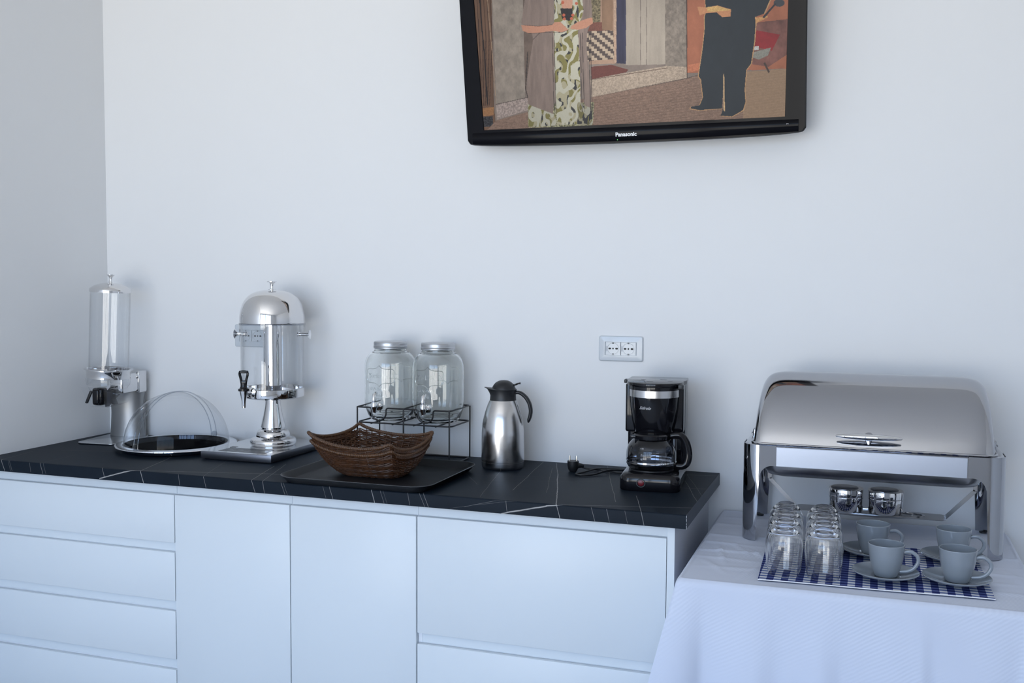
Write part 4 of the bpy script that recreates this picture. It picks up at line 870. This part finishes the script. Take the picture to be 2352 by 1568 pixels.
# gingham mat
g = G(); q4 = [(.192, -.741), (.698, -.716), (.690, -.325), (.178, -.315)]; rows = []
for j in range(30):
    w_ = j / 29; rows.append([((q4[0][0] * (1 - u) + q4[1][0] * u) * (1 - w_) + (q4[3][0] * (1 - u) + q4[2][0] * u) * w_, (q4[0][1] * (1 - u) + q4[1][1] * u) * (1 - w_) + (q4[3][1] * (1 - u) + q4[2][1] * u) * w_ + .0015 * sin(u * 9), .0035 + .0006 * sin(u * 17 + w_ * 9)) for u in np.linspace(0, 1, 40)])
g.grid(rows); g.grid([[(p[0], p[1], .0012) for p in r_] for r_ in rows]); bd = [rows[0], [(p[0], p[1], .0012) for p in rows[0]]]; g.grid(bd)
mo = g.obj('placemat', ging, None, ang=70, loc=(0, 0, ZT)); tag(mo, 'blue and white gingham mat under the tumblers and the cups', 'placemat')
hem = G(); hem.tube([(p[0], p[1] - .001, .0024) for p in rows[0]], .0014, 6); hem.obj('hem', white_t, mo, ang=80)

# ---------------------------------------------------------------- chafing dish
CX, CY0, CY1, CZ = .431, -.368, -.035, ZT
t = thing('chafing_dish', 'large polished steel roll-top chafing dish on four legs at the back of the table', 'chafing dish', (CX, (CY0 + CY1) / 2, CZ))
hx, hy = .322, (CY1 - CY0) / 2; ZB0, ZB1 = .204, .2575; rcn = .045
def outline(inset, n=10): return rrect(-hx + inset, hx - inset, -hy + inset, hy - inset, rcn - inset, n)
g = G(); rows = [[(p[0], p[1], z) for p in outline(i_)] for i_, z in ((.0012, ZB0), (.0006, ZB0), (.0006, ZB1 - .003), (.004, ZB1 + .0005), (.012, ZB1 + .0015), (.019, ZB1 - .001), (.019, ZB0 + .004), (.0012, ZB0))]
g.grid(rows, closed_u=True); g.obj('frame', steel, t, ang=40)
fb = mat('brushed_band_blue_reflection', (.42, .47, .57), .28, 1., aniso=.5, bump=(140, .08, .0003, (.15, 4, 8)))  # blue in the base colour imitates pale blue cloth reflected in the steel
for sy in (-1, 1): G().box(-.234, .231, sy * hy - .0008, sy * hy + .0008, ZB0 - .0005, ZB1 - .0035, .0004, 1).obj('band', fb, t)
def leg(cxs, cys):
    """sheet-metal corner leg; arch cut on both faces"""
    n_c = 10; arc = [(rcn * (1 - sin(a)), rcn * (1 - cos(a))) for a in np.linspace(0, PI / 2, n_c + 1)]     # from side face to front face, inward coords
    path = []                     # (inx, iny, dist from corner middle)
    for d in np.linspace(.060, .0, 14): path.append((0., rcn + d, -(d + .035)))
    for (ix, iy), a in list(zip(arc, np.linspace(0, PI / 2, n_c + 1)))[1:]: path.append((rcn * (1 - cos(a)), rcn * (1 - sin(a)), (a - PI / 4) * rcn))
    for d in np.linspace(0.003, .043, 14): path.append((rcn + d, 0., (d + .035)))
    W0, W1 = .0350, .0765; rows_o = []; 
    def zb(s_):
        s_ = abs(s_)
        if s_ <= W0: return 0.
        u = min(1, (s_ - W0) / .034); return (ZB0 - .036) + .036 * math.sqrt(max(0, 1 - (1 - u) ** 2)) if s_ > W0 + 1e-6 else 0.
    path2 = []
    for p in path: path2.append(p)
    cols = []
    for ix, iy, s_ in path2:
        lo = zb(s_); cols.append((ix, iy, lo))
    # duplicate the column at the leg edges for a clean vertical cut
    full = []
    for k, (ix, iy, lo) in enumerate(cols):
        if full and (full[-1][2] > .01) != (lo < .01 and True) and False: pass
        full.append((ix, iy, lo))
    th_ = .0016; v_ = []; f_ = []; NZ = 7
    for (ix, iy, lo) in full:
        L = math.hypot(rcn - ix, rcn - iy) if ix < rcn and iy < rcn else 1
        nx_, ny_ = ((rcn - ix) / rcn, (rcn - iy) / rcn) if ix < rcn and iy < rcn else ((1., 0.) if iy >= rcn else (0., 1.))
        for ins in (-.0012, th_ - .0012):
            for k in range(NZ):
                z = lo + (ZB1 - lo) * k / (NZ - 1); tap_ = .004 * (1 - z / ZB1) * 0
                X = (hx - ix - nx_ * ins - tap_) * cxs; Y = (hy - iy - ny_ * ins) * cys; v_.append((X, Y, z))
    S = 2 * NZ
    for i in range(len(full) - 1):
        for k in range(NZ - 1):
            f_.append((i * S + k, (i + 1) * S + k, (i + 1) * S + k + 1, i * S + k + 1)); f_.append((i * S + NZ + k, i * S + NZ + k + 1, (i + 1) * S + NZ + k + 1, (i + 1) * S + NZ + k))
        f_.append((i * S, i * S + NZ, (i + 1) * S + NZ, (i + 1) * S)); f_.append((i * S + NZ - 1, (i + 1) * S + NZ - 1, (i + 1) * S + S - 1, i * S + S - 1))
    for i in (0, len(full) - 1): f_.append((i * S, i * S + NZ - 1, i * S + S - 1, i * S + NZ))
    g = G(); g.add(v_, f_); return g
for cxs in (-1, 1):
    for cys in (-1, 1): lg = leg(cxs, cys).obj('leg', steel, t, fix=True, ang=40)
for cxs in (-1, 1):
    for cys in (-1, 1): G().lathe([(0, 0.0), (.010, 0.0), (.010, .003), (0, .003)], 16, ax=(cxs * (hx - .020), cys * (hy - .020), .0)).obj('foot', blkm, t)
# lid
g = G(); rows = []; A_, B_, H_ = .2965, .158, .186
hp_ = [(-.158, 0), (-.1465, .033), (-.130, .068), (-.108, .104), (-.080, .137), (-.045, .165), (0, .1815)]
LP = [(p.x, p.y) for p in smooth_path([(a, b_, 0) for a, b_ in hp_ + [(-a, b_) for a, b_ in hp_[-2::-1]]], 5)]; NXs = 61
for k in range(NXs):
    th = PI * k / (NXs - 1); cx_ = -cos(th); xx = A_ * math.copysign(abs(cx_) ** .32, cx_); s_ = (1 - min(1, abs(xx / A_)) ** 15) ** (1 / 3.4)
    s_ = max(s_, 0.)
    rows.append([(xx, y_ * (.80 + .20 * s_), ZB1 + .004 + z_ * s_) for y_, z_ in LP])
g.grid(rows); lid = g.obj('lid', steel, t, fix=True, ang=75)
g = G(); rr_ = [(p[0], p[1]) for p in rrect(-A_ - .004, A_ + .004, -B_ - .004, B_ + .004, .03, 8)]; g.tube([(a, b_, ZB1 + .004) for a, b_ in rr_], .0032, 8, closed=True); g.obj('lid_rim', steel, lid)
g = G(); Mh = T(-.004, -B_ - .036, ZB1 + .040) @ Matrix.Rotation(PI / 2, 4, 'Y')
g.lathe([(0, -.081), (.0035, -.079), (.0068, -.06), (.0092, -.03), (.010, 0), (.0092, .03), (.0068, .06), (.0035, .079), (0, .081)], 24, Mh @ Matrix.Scale(.8, 4, (1, 0, 0)) ); hd_ = g.obj('handle', chrome, lid, ang=70)
g = G(); g.tube([(-.004, -B_ - .036, ZB1 + .040), (-.004, -B_ - .012, ZB1 + .036), (-.004, -B_ + .012, ZB1 + .034)], [.006, .008, .012], 16); g.obj('handle_stem', chrome, hd_)
# hinge covers at the ends, seen behind the lid
for sx in (-1, 1):
    g = G(); g.box(sx * .3095 - .006, sx * .3095 + .006, .02, .120, ZB1 - .01, ZB1 + .018, .005, 3); g.obj('hinge_cover', steel, t)
# water pan
g = G(); rows = []
for ins, z in ((.018, ZB0 + .02), (.020, ZB0 - .004), (.024, ZB0 - .018), (.034, ZB0 - .030), (.055, ZB0 - .036), (.12, ZB0 - .0365)): rows.append([(p[0] * .80 * (1 if ins < .1 else .9), p[1], z) for p in rrect(-hx + ins * .9, hx - ins * .9, -hy + ins, hy - ins, max(.03, .05 - ins * .2), 8)])
rows = [[(p[0] * .895 / .80, p[1], p[2]) for p in r_] for r_ in rows]
g.grid(rows, closed_u=True); g.f.append(tuple((len(rows) - 1) * len(rows[0]) + k for k in range(len(rows[0])))); g.obj('water_pan', satin, t, fix=True, ang=60)
for xx in (-.084, .080): G().tube([(xx, -.02, ZB0 - .036), (xx, -.02, ZB0 - .048)], .0015, 8).obj('stud', satin, t)
# fuel shelf with its two slanting straps
zs = .063; ysf = 0.0
g = G(); pts = rrect(-.192, .196, ysf - .040, ysf + .040, .018, 6); g.prism(pts, zs, zs + .0014, 0); sh = g.obj('fuel_shelf', satin, t)
g = G(); g.ring([(1, .0016), (1, .0032), (.965, .0035), (.95, .0016)], 64, T(0.002, ysf, zs) @ Matrix.Diagonal((.142, .036, 1, 1))); g.ring([(.80, .0016), (.80, .0028), (.77, .0028), (.77, .0016)], 64, T(.002, ysf, zs) @ Matrix.Diagonal((.142, .036, 1, 1))); g.obj('oval_ridge', steel, sh)
G().lathe([(0, -.006), (.84, -.006), (.98, .0002), (0, .0002)], 48, T(.002, ysf, zs) @ Matrix.Diagonal((.142, .034, 1, 1))).obj('oval_well', satin, sh)
for sx, xa, xb, za, zbk in ((-1, -.264, -.190, .140, .0645), (1, .266, .194, .142, .0645)):
    dx, dz_ = xb - xa, zbk - za; L = math.hypot(dx, dz_); nx_, nz_ = -dz_ / L * .0052, dx / L * .0052
    q4_ = [(xa + nx_, za + nz_), (xa - nx_, za - nz_), (xb - nx_, zbk - nz_), (xb + nx_, zbk + nz_)]
    g = G(); g.add([(a, ysf - .001, b_) for a, b_ in q4_] + [(a, ysf + .001, b_) for a, b_ in q4_], [(0, 1, 2, 3), (7, 6, 5, 4), (0, 4, 5, 1), (1, 5, 6, 2), (2, 6, 7, 3), (3, 7, 4, 0)]); g.obj('strap', satin, sh, smooth=False, fix=True)
    g = G(); g.box(xa - .0052, xa + .0052, ysf - .001, ysf + .001, za - .001, ZB0 + .01); g.obj('strap', satin, sh, smooth=False)
# fuel cans
def can(loc, label, rz):
    t = thing('fuel_can', label, 'fuel can', loc, rz, group='fuel cans of the chafing dish')
    g = G(); g.lathe([(0, 0), (.0425, 0), (.0445, .003), (.0450, .036), (.0462, .0365), (.0462, .0395), (.0450, .040)], 64); g.obj('cup', chrome, t, ang=40)
    g = G(); g.lathe([(.0452, .0398), (.0458, .042), (.0458, .060), (.0450, .0615), (0, .0615)], 64); ld = g.obj('lid', chrome, t, ang=40)
    g = G(); g.lathe([(.0360, .0616), (.0362, .0626), (.0350, .0632), (0, .0632)], 48, ax=(-.003, .003, 0)); g.prism([(-.0065, -.030), (.0065, -.030), (.0065, -.050), (-.0065, -.050)], .0622, .0630, .0003); g.box(-.0065, .0065, -.0508, -.0498, .046, .0628); g.obj('sliding_cover', satin, ld)
    G().box(-.0062, .0062, -.0520, -.0506, .0455, .0478, .0003, 1).obj('tab', dark, ld)
    return t
can((.3722, -.2015, ZT + zs + .0035), 'polished fuel can on the shelf under the dish, on the tumbler side', .42); can((.4742, -.2015, ZT + zs + .0035), 'polished fuel can on the shelf under the dish, on the cup side', .05)

# ---------------------------------------------------------------- tumblers
t = thing('tumbler', '', 'glass', (0, 0, 0), group='upturned tumblers on the gingham mat')
op = sprof([(.0362, .0), (.0375, .006), (.0405, .025), (.0430, .048), (.0438, .066), (.0415, .084), (.0345, .098), (.026, .1070), (.0215, .1105), (.0200, .1120)], 5)
ip = sprof([(.0195, .1128 - .010), (.024, .1005), (.0330, .0955), (.0401, .0828), (.0425, .066), (.0418, .048), (.0393, .025), (.0364, .006), (.0352, .0)], 5)
g = G(); pr_ = [(0, .1105), (.012, .1105), (.0185, .1125)] + op[::-1] + [(.0357, -.0004)] + ip[::-1] + [(.010, .1030), (0, .1030)]
g.lathe(pr_, 72); g.obj('bowl', glass, t, ang=70, fix=True)
names_r = ['front', 'second', 'third', 'back']
LX = [.2453, .2400, .2345, .2295]; RX_ = [.3350, .3315, .3270, .3225]
first = True
for col_, xsn in ((0, LX), (1, RX_)):
    for r_ in range(4):
        o = t if first else copy_tree(t); first = False
        o.location = (xsn[r_], -.679 - .001 * col_ + r_ * .0895, ZT + .0052)
        side_ = 'on the worktop side' if col_ == 0 else 'on the cup side'
        o['label'] = {0: 'upturned clear tumbler at the front of the row ' + side_, 1: 'upturned clear tumbler second from the front, row ' + side_, 2: 'upturned clear tumbler third from the front, row ' + side_, 3: 'upturned clear tumbler at the back of the row ' + side_}[r_]

# ---------------------------------------------------------------- cups and saucers
def saucer():
    t = thing('saucer', '', 'saucer', (0, 0, 0), group='grey saucers')
    g = G(); g.lathe([(0, .0035), (.024, .0035), (.025, .0), (.029, .0), (.031, .003), (.050, .0065), (.066, .0125), (.0745, .0170), (.0752, .0185), (.0738, .0195), (.064, .0150), (.048, .0100), (.034, .0075), (.0295, .0070), (.0285, .0062), (0, .0062)], 72); g.obj('dish', glaze, t, ang=60); return t
def cup():
    t = thing('cup', '', 'cup', (0, 0, 0), group='grey cups')
    o_ = sprof([(.0235, .0), (.0262, .0015), (.0285, .008), (.0330, .022), (.0372, .040), (.0395, .056), (.0408, .0715), (.0410, .0745)], 5); i_ = sprof([(.0392, .0755), (.0385, .068), (.0372, .056), (.0350, .040), (.0308, .022), (.0250, .0085), (.015, .0055)], 5)
    g = G(); g.lathe([(0, .001)] + o_ + [(.0402, .0758)] + i_ + [(0, .005)], 72); g.obj('bowl', glaze, t, ang=70)
    pp = smooth_path([(.0375, 0, .0560), (.0440, 0, .0590), (.0560, 0, .0590), (.0675, 0, .0500), (.0695, 0, .0370), (.0610, 0, .0220), (.0480, 0, .0140), (.0300, 0, .0110)], 6)
    g = G(); g.tube(pp, .0036, 12, flat=1.25); g.obj('handle', glaze, t, ang=80); return t
S0 = saucer(); C0 = cup()
spots = [(.4715, -.637, 'front saucer beside the tumblers', 'in front, nearest the tumblers', .02), (.6255, -.627, 'front saucer nearest the right leg of the dish', 'in front, furthest from the tumblers', -.10), (.4420, -.437, 'saucer behind, beside the tumblers', 'behind, nearest the tumblers', .1), (.6300, -.424, 'saucer behind, nearest the leg of the chafing dish', 'behind, furthest from the tumblers', -.05)]
LBL = [('grey stoneware saucer in the front pair, beside the tumblers', 'grey stoneware cup in the front pair, beside the tumblers'), ('grey stoneware saucer in the front pair, furthest from the tumblers', 'grey stoneware cup in the front pair, furthest from the tumblers'), ('grey stoneware saucer in the rear pair, beside the tumblers', 'grey stoneware cup in the rear pair, beside the tumblers'), ('grey stoneware saucer in the rear pair, by the leg of the chafing dish', 'grey stoneware cup in the rear pair, by the leg of the chafing dish')]
for k, (sx, sy, _a, _b, rz) in enumerate(spots):
    s_ = S0 if k == 0 else copy_tree(S0); c_ = C0 if k == 0 else copy_tree(C0)
    s_.location = (sx, sy, ZT + .0045); c_.location = (sx + .001, sy + .003, ZT + .0045 + .0064); c_.rotation_euler = (0, 0, rz); s_['label'], c_['label'] = LBL[k]
